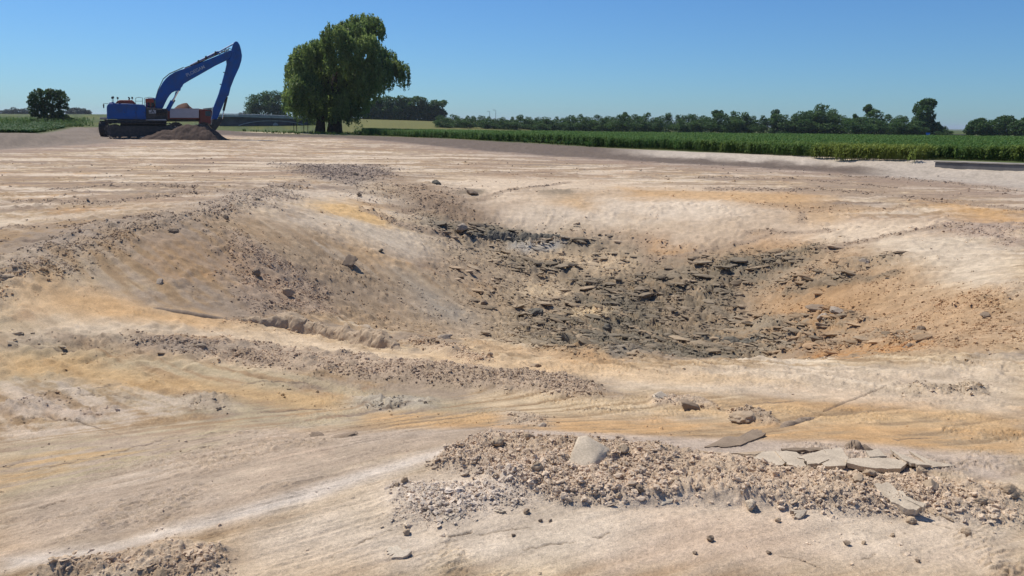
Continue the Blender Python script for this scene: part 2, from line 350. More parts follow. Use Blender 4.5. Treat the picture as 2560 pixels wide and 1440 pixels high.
feat([(1280,1075),(1500,1085),(2000,1100),(2560,1140),(2560,1215),(2300,1190),(1900,1180),(1500,1120),(1250,1105)], (.50,.41,.33), .85, .03)
feat([(1250,1150),(1900,1240),(2560,1290),(2560,1440),(550,1440),(600,1330),(950,1215)], (.67,.57,.45), .75, .05)
feat([(1650,1290),(1950,1290),(2100,1400),(1950,1440),(1500,1440)], (.58,.41,.28), .55, .08)
feat([(600,1380),(900,1400),(950,1440),(520,1440)], (.60,.44,.28), .6, .08)
feat([(900,1260),(1050,1260),(1050,1310),(940,1310)], (.60,.46,.29), .5, .08)
feat([(2250,1330),(2450,1340),(2560,1440),(2150,1440)], (.58,.43,.29), .4, .1)
feat([(1450,940),(1800,925),(2300,915),(2560,900),(2560,1040),(2200,1010),(1800,985),(1550,970)], (.60,.50,.38), .68, .04)
feat([(1650,1000),(2100,1020),(2560,1050),(2560,1085),(2100,1060),(1700,1030)], (.55,.37,.19), .7, .04, mott=-.05)
feat([(950,880),(1350,905),(1700,935),(2000,960),(1700,965),(1300,935),(1000,905)], (.60,.44,.27), .8, .03)
feat([(500,810),(720,820),(900,870),(1150,925),(1400,940),(1300,950),(900,920),(560,850)], (.62,.49,.34), .85, .025)
feat([(0,700),(180,700),(420,770),(760,830),(420,830),(160,830),(60,780)], (.60,.44,.27), .85, .03)
feat([(110,720),(300,735),(420,770),(600,800),(500,815),(250,800),(110,760)], (.60,.37,.17), .7, .04)
feat([(100,800),(300,805),(560,825),(560,850),(250,850),(100,835)], WHITE, .6, .03)
feat([(380,600),(560,620),(580,690),(420,690),(330,660)], ORANGE, .6, .05, mott=-.15)
feat([(0,590),(300,560),(520,540),(560,600),(650,720),(850,790),(550,790),(300,730),(0,700)], GREYB, .65, .04, mott=-.05)
feat([(760,500),(900,530),(1050,600),(1150,640),(1020,640),(860,600),(770,560)], (.62,.53,.41), .68, .04)
feat([(770,500),(870,505),(1000,560),(960,575),(860,545),(790,530)], (.62,.40,.17), .85, .03)
feat([(840,570),(900,590),(1000,660),(950,680),(860,640)], (.58,.38,.19), .6, .04)
feat([(860,450),(1050,450),(1100,500),(1000,510),(880,480)], (.58,.47,.33), .6, .04)
feat([(1150,440),(1450,450),(1900,470),(2100,540),(2350,560),(2150,600),(1850,600),(1650,640),(1500,600),(1300,580),(1200,520),(1120,470)], (.62,.49,.35), .68, .04)
feat([(1500,500),(1850,500),(1850,545),(1600,560),(1350,560),(1260,540)], (.64,.54,.42), .68, .04)
feat([(1380,480),(1500,480),(1480,520),(1390,510)], (.55,.37,.20), .8, .03)
feat([(1550,470),(1900,480),(2080,490),(2050,520),(1700,500),(1560,495)], (.52,.33,.16), .8, .03)
feat([(2000,520),(2200,525),(2080,560),(1980,560)], (.50,.34,.19), .75, .03)
feat([(2330,500),(2560,530),(2560,565),(2400,545)], (.52,.31,.13), .8, .03)
feat([(2130,600),(2350,590),(2560,620),(2560,740),(2440,730),(2300,680)], (.62,.53,.41), .68, .04)
feat([(2050,560),(2330,555),(2350,590),(2140,620),(2020,620)], (.64,.52,.38), .68, .04)
feat([(1800,640),(2060,610),(2100,640),(2300,690),(2480,740),(2560,780),(2560,870),(2300,890),(2000,890),(1850,830)], (.43,.295,.175), .85, .04, rough=.4)
feat([(1880,770),(2100,700),(2200,780),(2050,860),(1920,850)], (.40,.24,.115), .75, .05, rough=.3)
feat([(1540,580),(1640,590),(1720,650),(1640,660),(1560,620)], (.40,.27,.17), .85, .03)
feat([(1350,470),(1440,474),(1440,490),(1360,490)], DGREY, .7, .012)
feat([(1140,470),(1200,474),(1190,488),(1140,485)], DARK, .8, .012)
feat([(700,408),(960,414),(1000,440),(900,470),(780,445)], (.25,.20,.165), .8, .03)
feat([(560,480),(640,465),(740,455),(750,480),(640,520),(540,545),(440,560),(250,590),(120,640),(0,700),(0,650),(250,560),(450,530)], (.38,.31,.24), .7, .04)
feat([(960,440),(1150,480),(1250,560),(1150,580),(1000,520)], (.30,.215,.145), .85, .04)
feat([(700,600),(900,660),(1100,740),(1250,830),(1100,850),(900,800),(760,740),(650,660)], (.36,.27,.18), .75, .05, rough=.2)
feat([(1000,690),(1120,740),(1230,790),(1180,830),(1050,780)], (.34,.31,.26), .75, .05)
# --- the dark clay at the bottom of the pit
dark_a = [(1080,560),(1180,570),(1280,590),(1420,580),(1560,610),(1700,655),(1860,640),(2040,615),(2000,680),(1850,760),(1950,830),(1900,893),(1600,903),(1400,885),(1250,850),(1200,780),(1190,700),(1150,640),(1090,600)]
feat(dark_a, (.33,.255,.17), .8, .06, plate=.15, rough=.3)
feat(dark_a, DGREY, .8, .05, plate=.35, mott=.06)
feat([(1400,690),(1650,690),(1850,650),(2040,620),(2050,640),(1850,720),(1800,860),(1900,895),(1500,898),(1300,870),(1250,790),(1380,800),(1440,740)], DARK, .9, .04, plate=.9, mott=-.12)
feat([(1080,560),(1200,560),(1420,590),(1500,620),(1350,620),(1220,610),(1130,600)], DARK, .9, .02, plate=.8, mott=-.1)
feat([(1260,650),(1440,665),(1440,690),(1330,695),(1250,670)], DARK, .8, .02, plate=.8, mott=-.1)
feat([(1080,590),(1250,640),(1420,700),(1390,800),(1300,872),(1150,810),(1060,690)], (.41,.315,.21), .75, .05, mott=.0)
feat([(1900,700),(2230,640),(2250,655),(2100,720),(1960,760)], DGREY, .6, .02, plate=.6, mott=0)
feat([(1960,735),(2120,700),(2230,690),(2230,700),(2100,722),(1960,750)], DARK, .7, .012, plate=.4)
feat([(1900,800),(2080,790),(2200,800),(2060,850),(2300,860),(2000,895),(1850,893)], DGREY, .85, .025, plate=.8, mott=-.05)
feat([(1430,780),(1530,785),(1500,810),(1430,805)], (.60,.46,.28), .95, .015)
feat([(1280,720),(1370,700),(1400,740),(1320,750)], (.55,.43,.28), .8, .02)
feat([(1220,640),(1420,630),(1600,650),(1560,685),(1300,650)], (.52,.40,.26), .8, .02)
feat([(1290,610),(1420,605),(1400,630),(1300,635)], (.50,.47,.41), .8, .015)
feat([(1640,600),(1720,640),(1660,640)], ORANGE, .6, .02)
feat([(1860,610),(2000,590),(2000,620),(1880,635)], ORANGE, .4, .03)
feat([(1220,860),(1450,895),(1500,905),(1250,890),(1150,870)], (.48,.33,.19), .7, .02)
feat([(2000,880),(2200,870),(2330,860),(2320,880),(2100,900)], (.42,.22,.085), .75, .012, mott=-.1)
feat([(1500,893),(1900,897),(1900,904),(1520,903)], (.22,.19,.15), .8, .008)
# --- clods and rubble
feat([(1085,1170),(1240,1105),(1500,1115),(1700,1140),(1830,1150),(1950,1180),(2150,1195),(2300,1200),(2560,1240),(2560,1325),(2300,1290),(2000,1270),(1700,1262),(1400,1262),(1230,1205)], (.54,.425,.31), .85, .02, rough=.9, dz=.03, warp=.7)
feat([(1000,1215),(1150,1225),(1310,1200),(1330,1260),(1120,1320),(980,1310)], (.56,.49,.42), .5, .03, rough=.4, plate=.45)
feat([(60,1440),(150,1405),(300,1375),(430,1348),(560,1375),(545,1440)], (.53,.415,.30), .85, .02, rough=.9, dz=.02)
feat([(330,850),(650,860),(900,895),(1150,925),(1400,945),(1530,985),(1480,1005),(1250,985),(1000,955),(700,930),(420,890)], (.42,.325,.235), .85, .02, rough=.85, dz=.03)
feat([(1040,850),(1120,870),(1240,912),(1180,918),(1080,885),(1030,865)], (.50,.38,.26), .8, .012, rough=.9, dz=.03)
feat([(0,650),(130,600),(280,560),(480,530),(620,480),(740,455),(760,478),(640,525),(480,565),(330,610),(180,680),(60,735),(0,760)], None, rough=.8, soft=.02, dz=.03)
feat([(540,570),(640,600),(740,660),(840,740),(830,790),(640,790),(580,720),(560,640)], (.37,.28,.205), .75, .03, rough=.8, dz=.02)
feat([(0,820),(300,850),(640,880),(500,900),(200,880),(0,870)], (.30,.25,.20), .6, .03, rough=.12, plate=.15)
feat([(2180,760),(2560,720),(2560,850),(2350,885),(2100,870)], None, rough=.65, soft=.03)
feat([(2330,560),(2560,560),(2560,620),(2400,590)], (.40,.31,.24), .8, .02, rough=.6)
feat([(1630,995),(1780,1005),(1790,1025),(1650,1020)], (.50,.42,.34), .6, .012, rough=.9, dz=.02)
feat([(1810,1035),(1900,1030),(1920,1060),(1820,1055)], (.42,.33,.24), .8, .012, rough=.9, dz=.03)
feat([(2250,970),(2460,972),(2460,990),(2260,990)], (.50,.40,.28), .6, .012, rough=.8)
feat([(870,1000),(1080,1003),(1090,1025),(900,1030)], (.44,.40,.33), .6, .025, rough=.12, plate=.6)
feat([(0,1020),(120,1000),(180,1015),(60,1045),(0,1050)], (.38,.31,.25), .55, .03, rough=.25, plate=.3)
feat([(160,1040),(260,1020),(290,1035),(180,1065)], (.38,.31,.25), .55, .03, rough=.2, plate=.3)
feat([(470,995),(580,1000),(560,1035),(480,1025)], (.40,.33,.27), .5, .03, rough=.2, plate=.3)
feat([(1270,1030),(1360,1040),(1380,1070),(1260,1065)], (.48,.42,.34), .6, .025, rough=.3, plate=.3)
feat([(900,450),(1140,470),(1180,560),(1000,560),(880,490)], None, rough=.5, soft=.03)
feat([(1540,580),(1640,590),(1720,650),(1640,660),(1560,620)], None, rough=.45, soft=.02)
feat([(700,408),(960,414),(1000,440),(900,470),(780,445)], None, rough=.6, soft=.02)
feat([(1100,600),(1300,600),(1300,860),(1150,830)], None, rough=.2, soft=.03)
feat([(1250,850),(1900,860),(1880,895),(1450,895)], None, rough=.55, soft=.02)
feat([(1480,700),(1800,690),(1780,740),(1500,750)], TAN, .6, .03, mott=.1)
feat([(1620,750),(1800,770),(1780,860),(1660,850)], (.33,.24,.155), .65, .03, mott=.05)
feat([(560,795),(800,838),(1010,885),(1015,865),(800,815),(600,785)], None, rough=.6, soft=.012)
ln = (.33,.25,.18)
for pl in ([(1760,470),(2060,472),(2300,495),(2560,520),(2560,527),(2300,502),(2060,479),(1760,476)], [(2070,437),(2300,448),(2560,476),(2560,481),(2300,453),(2070,441)], [(1740,440),(2000,448),(2240,470),(2240,474),(2000,452),(1740,444)],
           [(1850,585),(1950,580),(2080,572),(2090,578),(1950,587),(1850,592)], [(2050,628),(2180,596),(2340,568),(2420,560),(2420,568),(2340,578),(2180,606),(2060,640)], [(1980,560),(2010,520),(2025,520),(2000,562)], [(1600,660),(1860,606),(1990,575),(1990,580),(1860,614),(1620,665)],
           [(0,500),(260,508),(560,475),(560,480),(260,514),(0,506)], [(0,565),(200,562),(360,548),(360,552),(200,568),(0,571)], [(120,470),(330,462),(500,468),(500,474),(330,468),(120,476)], [(900,520),(1010,560),(1120,590),(1110,600),(1000,570),(890,528)], [(1180,500),(1300,470),(1420,455),(1420,459),(1300,476),(1190,506)]):
    feat(pl, ln, .75, .006, rough=.5, warp=.5)
feat([(2040,815),(2200,830),(2320,850),(2300,860),(2100,850)], DGREY, .6, .02, rough=.2, plate=.4, mott=.0)
feat([(1300,470),(1480,465),(1560,480),(1500,495),(1350,490)], (.40,.30,.20), .6, .02, mott=0)
feat([(1560,530),(1700,560),(1850,545),(1860,552),(1700,572),(1560,545)], (.42,.31,.20), .6, .02, mott=0)
feat([(1900,505),(2100,515),(2280,520),(2280,528),(2100,530),(1900,520)], (.38,.26,.155), .7, .015, rough=.25)
# --- grooves and cracks
for pl in ([(2060,1026),(2110,1006),(2215,968),(2216,970),(2112,1009),(2062,1028.5)], [(0,602),(130,600),(130,605),(0,607)], [(2380,1180),(2390,1182),(2385,1184)],
           [(1120,1345),(1180,1330),(1183,1333),(1122,1349)], [(1050,1290),(1170,1262),(1172,1265),(1052,1293)]):
    feat(pl, (.20,.15,.11), .9, .0008, dz=-.012, warp=.03)
COL = far_mix(COL, (.26,.215,.17), sstep(-2.6, .2, D+1.6*n_mid)*far*(1-sstep(-.50, -.42, TH))*.8)
for cr in ([(820,1395),(870,1370),(930,1345),(980,1325)], [(1060,1300),(1130,1290),(1200,1262)], [(1300,1380),(1360,1362),(1440,1355)], [(1190,1340),(1260,1325),(1330,1320)], [(1480,1345),(1530,1330)], [(2150,1400),(2190,1385)], [(1940,1390),(2010,1400),(2060,1425)],
           [(60,1180),(160,1158),(280,1135)], [(280,1130),(380,1105),(440,1085)], [(0,1170),(60,1155)], [(100,1270),(170,1250)], [(480,1350),(560,1330)], [(0,1010),(60,1005),(120,1012)], [(0,1065),(110,1045),(200,1060),(300,1085)], [(450,1140),(560,1112)], [(1880,1010),(1990,1000)], [(2230,1100),(2330,1095)],
           [(600,960),(700,955),(800,968)], [(200,985),(320,960)], [(0,870),(120,880),(300,885)], [(80,835),(260,850),(420,845)], [(640,1030),(760,1018),(860,1025)], [(1400,1030),(1500,1022),(1600,1030)], [(880,1010),(960,1022),(1060,1014)], [(130,1000),(250,990),(330,1002)], [(980,1385),(1040,1392),(1080,1380)], [(2300,1300),(2400,1330),(2470,1335)]):
    rc = random.Random(cr[0][0]*3+cr[0][1]); P_c = []
    for a_, b_ in zip(cr[:-1], cr[1:]):
        for t_ in (0, .17, .34, .5, .67, .84): P_c.append((a_[0]+(b_[0]-a_[0])*t_+rc.uniform(-4, 4), a_[1]+(b_[1]-a_[1])*t_+rc.uniform(-2.5, 2.5)))
    P_c.append(cr[-1]); k_ = len(P_c)
    feat(P_c+[(x_+rc.uniform(-2, 2), y_+rc.uniform(1.2, 3.4)*math.sin(math.pi*(i_+.5)/k_)+.4) for i_, (x_, y_) in reversed(list(enumerate(P_c)))], (.19,.145,.105), .85, .0009, dz=-.006, warp=.03)
# maize side: pale strip on top of the bank to the right, green beyond
topstrip = sstep(1.0, 2.2, D+.8*n_mid)*(1-sstep(4.2, 6.0, D+.9*n_mid))*sstep(.10, .2, TH)
COL = far_mix(COL, (.52,.45,.37), topstrip*.9)
right_bank = sstep(.40, .47, TH)*sstep(-3.5, -.5, D+1.2*n_mid)*(1-sstep(4.6, 6, D))*far
COL = far_mix(COL, (.46,.40,.33), right_bank*.9)
out = sstep(3.8, 5.2, D+.8*n_mid)
grass = np.array([.075,.105,.03]); 
gcol = C((.075,.10,.032))*(1+.35*n_fine[..., None]) + C((.05,.035,.0))*sstep(-.2, .5, n_big)[..., None]
out_left = sstep(3.2, 4.4, D+.5*n_mid)
COL = np.where(TH[..., None] < 0.0, COL*(1-out_left[..., None])+gcol*out_left[..., None], COL*(1-out[..., None])+gcol*out[..., None])
# ripening field on the rise behind the willow
rip = [(-62, 128), (8, 118), (34, 200), (60, 420), (-160, 420), (-70, 170)]
dr = sdf(rip, X, Y); COL = far_mix(COL, (.15,.15,.045), (1-sstep(-6, 6, dr+8*n_big))*(D > 5)*sstep(-.235, -.20, TH))
for (px, py, w_, hh) in ((100, 296, 7, 6), (205, 297, 9, 6), (745, 334, 7.5, 2.4)):
    q = at_r(px, py, 190) if py < 300 else G(px, py)
    m = 1-sstep(.75, 1.1, np.sqrt(((X-q.x)/w_)**2+((Y-q.y)/hh)**2)+.3*n_big); COL = far_mix(COL, (.55,.45,.32), m*.9)
far_out = sstep(300, 600, RR)
COL = far_mix(COL, (.09,.12,.05), far_out*.6)
# relief
r_amp = 1-.75*sstep(3.4, 4.6, D)
H = H + (.035*n_big*far + .022*n_mid + .006*n_fine)*r_amp
H = H + .02*np.clip(ST, -1, 1)*(.4+.6*PLATE)*(1-far) + far*.05*pb*r_amp + far*.02*aniso(X, Y, R(-3), 6, 1.0, 4, 21)*r_amp
H = H + DZ
near_ = 1-sstep(7, 12, RR)
H = H + (1-far)*sharp*(.0045+.0016*RR)
H = H + near_*(.0035*fbm(X, Y, .07, 4, 38, .7) + .010*sstep(.1, .45, fbm(X, Y, .7, 5, 39, .6))*np.abs(fbm(X, Y, .09, 4, 40, .65)))
wn = 1-sstep(6.5, 10, RR)
bil = np.abs(fbm(X, Y, .11, 5, 22, .68))*1.3*wn + (1-wn)*np.abs(fbm(X, Y, .38, 3, 50, .6))*1.6; bil2 = np.abs(fbm(X, Y, .45, 3, 23, .5))
crumb = (np.abs(fbm(X, Y, .055, 3, 48, .6))+.6*np.abs(fbm(X+5, Y, .12, 3, 49, .6)))*wn
H = H + ROUGH*(.05*bil + .06*bil2 + .034*crumb*(1+far*2))
ROUGH = ROUGH*(.35+.65*sstep(-.3, .3, fbm(X, Y, .8, 5, 34, .6)+.12))
patch = sstep(.0, .35, fbm(X, Y, 1.1, 6, 25, .65))*.5*(1-fg*.6)*(D < 3)      # crumbly patches everywhere
H = H + patch*(.035*bil + .02*bil2)*(1+far*2)
# torn layered clay: leaning plates with sharp edges
rdg = 1-np.abs(aniso(X, Y, A_RT+.05, .9, .34, 3, 26, .5))*2.2
pn = aniso(X, Y, A_RT-.2, 1.5, .45, 3, 27, .5)*2.4; fr = pn*1.6-np.floor(pn*1.6); saw = np.where(fr < .7, fr/.7, (1-fr)/.3)
mid = sstep(5, 9, RR)
H = H + PLATE*(mid*(.13*rdg + .12*saw + .12*fbm(X, Y, 1.1, 3, 28, .5)) + (1-mid)*(.022*rdg+.03*saw) + .03*bil)
slope = sstep(6.2, 8, RR)*(1-sstep(24, 32, RR))*sstep(-.2, .25, fbm(X, Y, 2.2, 6, 35, .65)+.08)
H = H + slope*(.055*bil+.045*bil2+.04*np.abs(ST))
flake = aniso(X, Y, A_CREST, .5, .12, 4, 29, .6); fl = flake*4-np.floor(flake*4)
fm = sstep(.0, .35, fbm(X, Y, 1.3, 5, 30, .6))*(1-far)
H = H + fm*.024*np.where(fl < .85, fl/.85, (1-fl)/.15)*(1-ROUGH)
# wheel and bucket-tooth marks on the banks
H = H + .03*np.sin(((X*math.cos(.35)+Y*math.sin(.35)))*2*math.pi/1.3+2*n_mid)*sstep(-1.5, .5, D)*(1-sstep(2.5, 4, D))
spk = fbm(X, Y, .16, 4, 36, .7)
crk = sstep(.22, .34, sharp+.3*n_fine)*sstep(-.1, .25, fbm(X, Y, 1.7, 5, 37, .6))
COL = COL*(1+.18*(sharp*(1-far))[..., None]+.18*n_fine[..., None]+.13*ST[..., None]+.12*spk[..., None]*(1-.4*far[..., None]))
COL = COL*(1-.38*crk[..., None]*(1-far[..., None]))
COL = np.clip(COL*np.array([1.0, .965, .93]), .02, .8)
idx = np.arange(NR*NT).reshape(NR, NT)
quads = np.stack([idx[:-1, :-1], idx[:-1, 1:], idx[1:, 1:], idx[1:, :-1]], -1).reshape(-1, 4)[:, ::-1]
V = np.stack([X, Y, H], -1).reshape(-1, 3)
rgba = np.c_[COL.reshape(-1, 3), np.ones(NR*NT)].astype(np.float32)
gm = mesh_np('ground', V, quads, M_ground, True, {'soil_colour': ('FLOAT_COLOR', 'POINT', rgba)})
ground = link(bpy.data.objects.new('ground', gm)); tag(ground, 'bare sandy clay ground with the shallow excavated pit', kind='structure')
def hz(x, y):
    """height of the finished ground"""
    t = math.atan2(x, y); r = math.hypot(x, y)
    j = min(max(int(np.searchsorted(th, t)), 1), NT-1); i = min(max(int(np.searchsorted(rr, r)), 1), NR-1)
    a = (t-th[j-1])/(th[j]-th[j-1]); b = (r-rr[i-1])/(rr[i]-rr[i-1])
    return float((H[i-1, j-1]*(1-a)+H[i-1, j]*a)*(1-b)+(H[i, j-1]*(1-a)+H[i, j]*a)*b)
def gcolor(x, y):
    t = math.atan2(x, y); r = math.hypot(x, y)
    return COL[min(int(np.searchsorted(rr, r)), NR-1), min(int(np.searchsorted(th, t)), NT-1)]
# ------------------------------------------------------------------ instanced stuff (geometry nodes)
def scatter(name, pts, scl, rot, var, sources, attrs=None, label=None, cat=None):
    n = len(pts); me = bpy.data.meshes.new(name); me.vertices.add(n); me.vertices.foreach_set('co', np.asarray(pts, np.float32).ravel())
    for an, ty, dat in [('scl', 'FLOAT_VECTOR', scl), ('rot', 'FLOAT_VECTOR', rot), ('var', 'INT', var)]+(attrs or []):
        a = me.attributes.new(an, ty, 'POINT'); key = 'vector' if ty == 'FLOAT_VECTOR' else ('color' if ty == 'FLOAT_COLOR' else 'value')
        a.data.foreach_set(key, np.asarray(dat, np.int32 if ty == 'INT' else np.float32).ravel())
    o = link(bpy.data.objects.new(name, me)); tag(o, label, cat, kind='stuff')
    g = bpy.data.node_groups.new(name, 'GeometryNodeTree'); g.interface.new_socket('Geometry', in_out='INPUT', socket_type='NodeSocketGeometry'); g.interface.new_socket('Geometry', in_out='OUTPUT', socket_type='NodeSocketGeometry')
    N = g.nodes.new; L = g.links.new; gi = N('NodeGroupInput'); go = N('NodeGroupOutput')
    last = None; j = N('GeometryNodeJoinGeometry')
    for i, s in enumerate(sources):
        oi = N('GeometryNodeObjectInfo'); oi.inputs['Object'].default_value = s; oi.inputs['As Instance'].default_value = False
        sm = N('GeometryNodeInstanceOnPoints')
        na = N('GeometryNodeInputNamedAttribute'); na.data_type = 'INT'; na.inputs['Name'].default_value = 'var'
        cmp_ = N('FunctionNodeCompare'); cmp_.data_type = 'INT'; cmp_.operation = 'EQUAL'
        L(na.outputs['Attribute'], cmp_.inputs['A'] if 'A' in cmp_.inputs else cmp_.inputs[2]); 
        for s_ in cmp_.inputs:
            if s_.name == 'A' and s_.type == 'INT': L(na.outputs['Attribute'], s_)
            if s_.name == 'B' and s_.type == 'INT': s_.default_value = i
        L(gi.outputs[0], sm.inputs['Points']); L(cmp_.outputs[0], sm.inputs['Selection']); L(oi.outputs['Geometry'], sm.inputs['Instance'])
        ns = N('GeometryNodeInputNamedAttribute'); ns.data_type = 'FLOAT_VECTOR'; ns.inputs['Name'].default_value = 'scl'; L(ns.outputs['Attribute'], sm.inputs['Scale'])
        nr = N('GeometryNodeInputNamedAttribute'); nr.data_type = 'FLOAT_VECTOR'; nr.inputs['Name'].default_value = 'rot'
        er = N('FunctionNodeEulerToRotation'); L(nr.outputs['Attribute'], er.inputs[0]); L(er.outputs[0], sm.inputs['Rotation'])
        L(sm.outputs[0], j.inputs[0])
    L(j.outputs[0], go.inputs[0]); md = o.modifiers.new('scatter', 'NODES'); md.node_group = g
    return o
def source(name, V, F, mat, attrs=None, smooth=False):
    return bpy.data.objects.new(name, mesh_np(name, V, F, mat, smooth, attrs))
def clod_mesh(name, seed, sub=2, flat=.8, rough=.35, mat=None, smooth=False, chop=0):
    bm = bmesh.new(); bmesh.ops.create_icosphere(bm, subdivisions=sub, radius=1.0)
    rnd = random.Random(seed); vs = np.array([v.co[:] for v in bm.verts])
    n = fbm(vs[:, 0]+vs[:, 2]*.7+seed, vs[:, 1]-vs[:, 2]*.6, 1.1, 4, seed % 50, .55) + .6*fbm(vs[:, 2]*1.3+seed, vs[:, 0]-vs[:, 1], .5, 3, seed % 37+5, .6)
    vs = vs*(1+rough*n)[:, None]
    for _ in range(chop):
        d = np.array([rnd.gauss(0, 1) for _ in range(3)]); d /= np.linalg.norm(d); lim = rnd.uniform(.45, .75)
        k = vs@d; vs = vs - np.maximum(k-lim, 0)[:, None]*d*.95
    vs[:, 2] *= flat
    for v, c in zip(bm.verts, vs): v.co = c
    me = bpy.data.meshes.new(name); bm.to_mesh(me); bm.free()
    if mat: me.materials.append(mat)
    for p in me.polygons: p.use_smooth = smooth
    return me
srcs = [bpy.data.objects.new('clod_source', clod_mesh('clod_source', 10+i, 2, random.Random(i).uniform(.55, .85), 1.1, M_clod, False, chop=1)) for i in range(5)]
rag = sstep(-.25, .35, fbm(X, Y, .7, 5, 33, .65)+.1)
clodw = (ROUGH*(.12+.8*rag)+PLATE*.18*rag+patch*.11+.0010*(D < 0)*(RR < 14)+.0003*(D < 0))*(D < 1)*(RR < 50)*(RR > 1.8)*(np.abs(TH) < .7)
Wt = (clodw**1.3).ravel(); Wt /= Wt.sum(); NC = 150000
pick = RNG.choice(NR*NT, NC, p=Wt); pr = RR.ravel()[pick]
size = np.maximum(.0023, .00048*pr)*(RNG.pareto(2.15, NC)+.6); size = np.minimum(size, np.where(pr > 8, .010+.0010*pr, .0145+.0008*pr))
lone = clodw.ravel()[pick] < .05; size = np.where(lone, np.minimum(size, .012+.001*pr), size)
pts = V[pick].copy(); pts[:, 0] += RNG.normal(0, .006, NC); pts[:, 1] += RNG.normal(0, .01, NC)*pr*.3; 
pts[:, 2] += size*RNG.uniform(-.35, .2, NC)
cc = rgba[pick].copy(); cc[:, :3] = cc[:, :3]*(RNG.uniform(.95, 1.3, NC)+.2*(pr > 8))[:, None]
sv = np.stack([size*RNG.uniform(.7, 1.3, NC), size*RNG.uniform(.7, 1.3, NC), size*RNG.uniform(.7, 1.1, NC)], -1)
scatter('loose_clods', pts, sv, np.stack([RNG.uniform(-.5, .5, NC), RNG.uniform(-.5, .5, NC), RNG.uniform(0, 6.28, NC)], -1), RNG.integers(0, 5, NC), srcs,
        [('soil_colour', 'FLOAT_COLOR', cc)], 'crumbs and small clods of clay strewn over the excavated ground', 'clods')
psrc = [bpy.data.objects.new('plate_source', clod_mesh('plate_source', 60+i, 2, .28, .55, M_clod, False, chop=3)) for i in range(4)]
pw = (PLATE*rag*(RR > 8.5)*(RR < 30)*(D < 0)).ravel()**1.2; pw /= pw.sum(); NPL = 14000
pick = RNG.choice(NR*NT, NPL, p=pw); pr = RR.ravel()[pick]; size = .0013*pr*(RNG.pareto(2.2, NPL)+.7); size = np.minimum(size, .0072*pr)
pts = V[pick].copy(); pts[:, :2] += RNG.normal(0, .03, (NPL, 2)); pts[:, 2] += size*.05; cc = rgba[pick].copy(); cc[:, :3] = (cc[:, :3]*RNG.uniform(.75, 1.35, NPL)[:, None])*.75+.25*np.array([.34,.27,.185])
scatter('torn_clay_pieces', pts, np.stack([size*RNG.uniform(1.3, 2.4, NPL), size*RNG.uniform(.6, 1.0, NPL), size*RNG.uniform(.8, 1.4, NPL)], -1), np.stack([RNG.normal(.10, .2, NPL), RNG.normal(0, .12, NPL), RNG.normal(A_RT*.5, .25, NPL)], -1), RNG.integers(0, 4, NPL), psrc,
        [('soil_colour', 'FLOAT_COLOR', cc)], 'flat torn pieces of dark grey clay covering the pit floor', 'clay pieces')
# ------------------------------------------------------------------ placing things
class Frame:
    """upright plane through a ground point, square to the line of sight: local x to the right, y away, z up"""
    def __init__(s, base):
        s.b = Vector(base); n = Vector((s.b.x, s.b.y, 0)); s.dist = n.length; s.n = n.normalized()
        s.u = Vector((s.n.y, -s.n.x, 0)); s.rz = math.atan2(s.u.y, s.u.x); s.m = s.dist/FPX
    def __call__(s, px, py, depth=0.0):
        d = ray(px, py); t = (s.dist+depth)/d.dot(s.n); p = Vector((0, 0, EYE))+d*t
        return ((p-s.b).dot(s.u), p.z-s.b.z)
    def empty(s, name): return empty(name, s.b, s.rz)
# ------------------------------------------------------------------ trees
M_bark = paint('bark', (.09,.07,.052), .95, .4, 3, bump=.6, spec=.1)
M_willow = leaf_mat('willow_leaves', (.095,.155,.04), (.31,.39,.12), .5)
M_dark = leaf_mat('dark_leaves', (.040,.078,.022), (.095,.15,.038), .35)
M_far = leaf_mat('far_leaves', (.045,.095,.028), (.10,.175,.045), .4)
M_hazed = leaf_mat('hazed_leaves', (.035,.055,.045), (.05,.075,.055), .15)  # blue-grey of the far haze painted into the leaf colour
def leaf_quads(P, size, rng, asp=1.0, droop=0.0):
    n = len(P); a = rng.normal(0, 1, (n, 3)); a[:, 2] = a[:, 2]*(1-droop) - droop*2.2; a /= np.linalg.norm(a, axis=1)[:, None]
    b = np.cross(a, rng.normal(0, 1, (n, 3))); b /= np.linalg.norm(b, axis=1)[:, None]
    sz = size*rng.uniform(.6, 1.4, n)[:, None]; a = a*sz*asp; b = b*sz
    V = np.stack([P-a-b*.5, P-a*.2+b, P+a+b*.3, P+a*.3-b], 1).reshape(-1, 3)
    return V, np.arange(n*4).reshape(n, 4)
def blob_points(blobs, n, rng, shell=.62, squash=.85):
    B = np.array(blobs, float); w = B[:, 3]**2; k = rng.choice(len(B), n, p=w/w.sum())
    d = rng.normal(0, 1, (n, 3)); d /= np.linalg.norm(d, axis=1)[:, None]
    lump = 1+.28*fbm(d[:, 0]*1.7+k*3.1, d[:, 2]*1.7+d[:, 1], .8, 3, 41)
    rad = B[k, 3]*lump*(shell+(1-shell)*rng.uniform(0, 1, n)**.6)*rng.choice([1, 1, 1, 1.12], n)
    P = B[k, :3]+d*rad[:, None]*np.array([1, 1, squash]); return P, k, d
def crown_mesh(name, blobs, n, size, mat, seed, asp=1.0, shell=.62):
    rng = np.random.default_rng(seed); P, k, d = blob_points(blobs, n, rng, shell)
    V, F = leaf_quads(P, size, rng, asp)
    cl = fbm(P[:, 0]+P[:, 1]*.5, P[:, 2]+P[:, 1]*.5, max(size*7, .6), 3, seed % 90)
    tone = np.clip(.45+.9*cl+rng.normal(0, .18, n), 0, 1)
    return mesh_np(name, V, F, mat, False, {'tone': ('FLOAT', 'FACE', tone)})
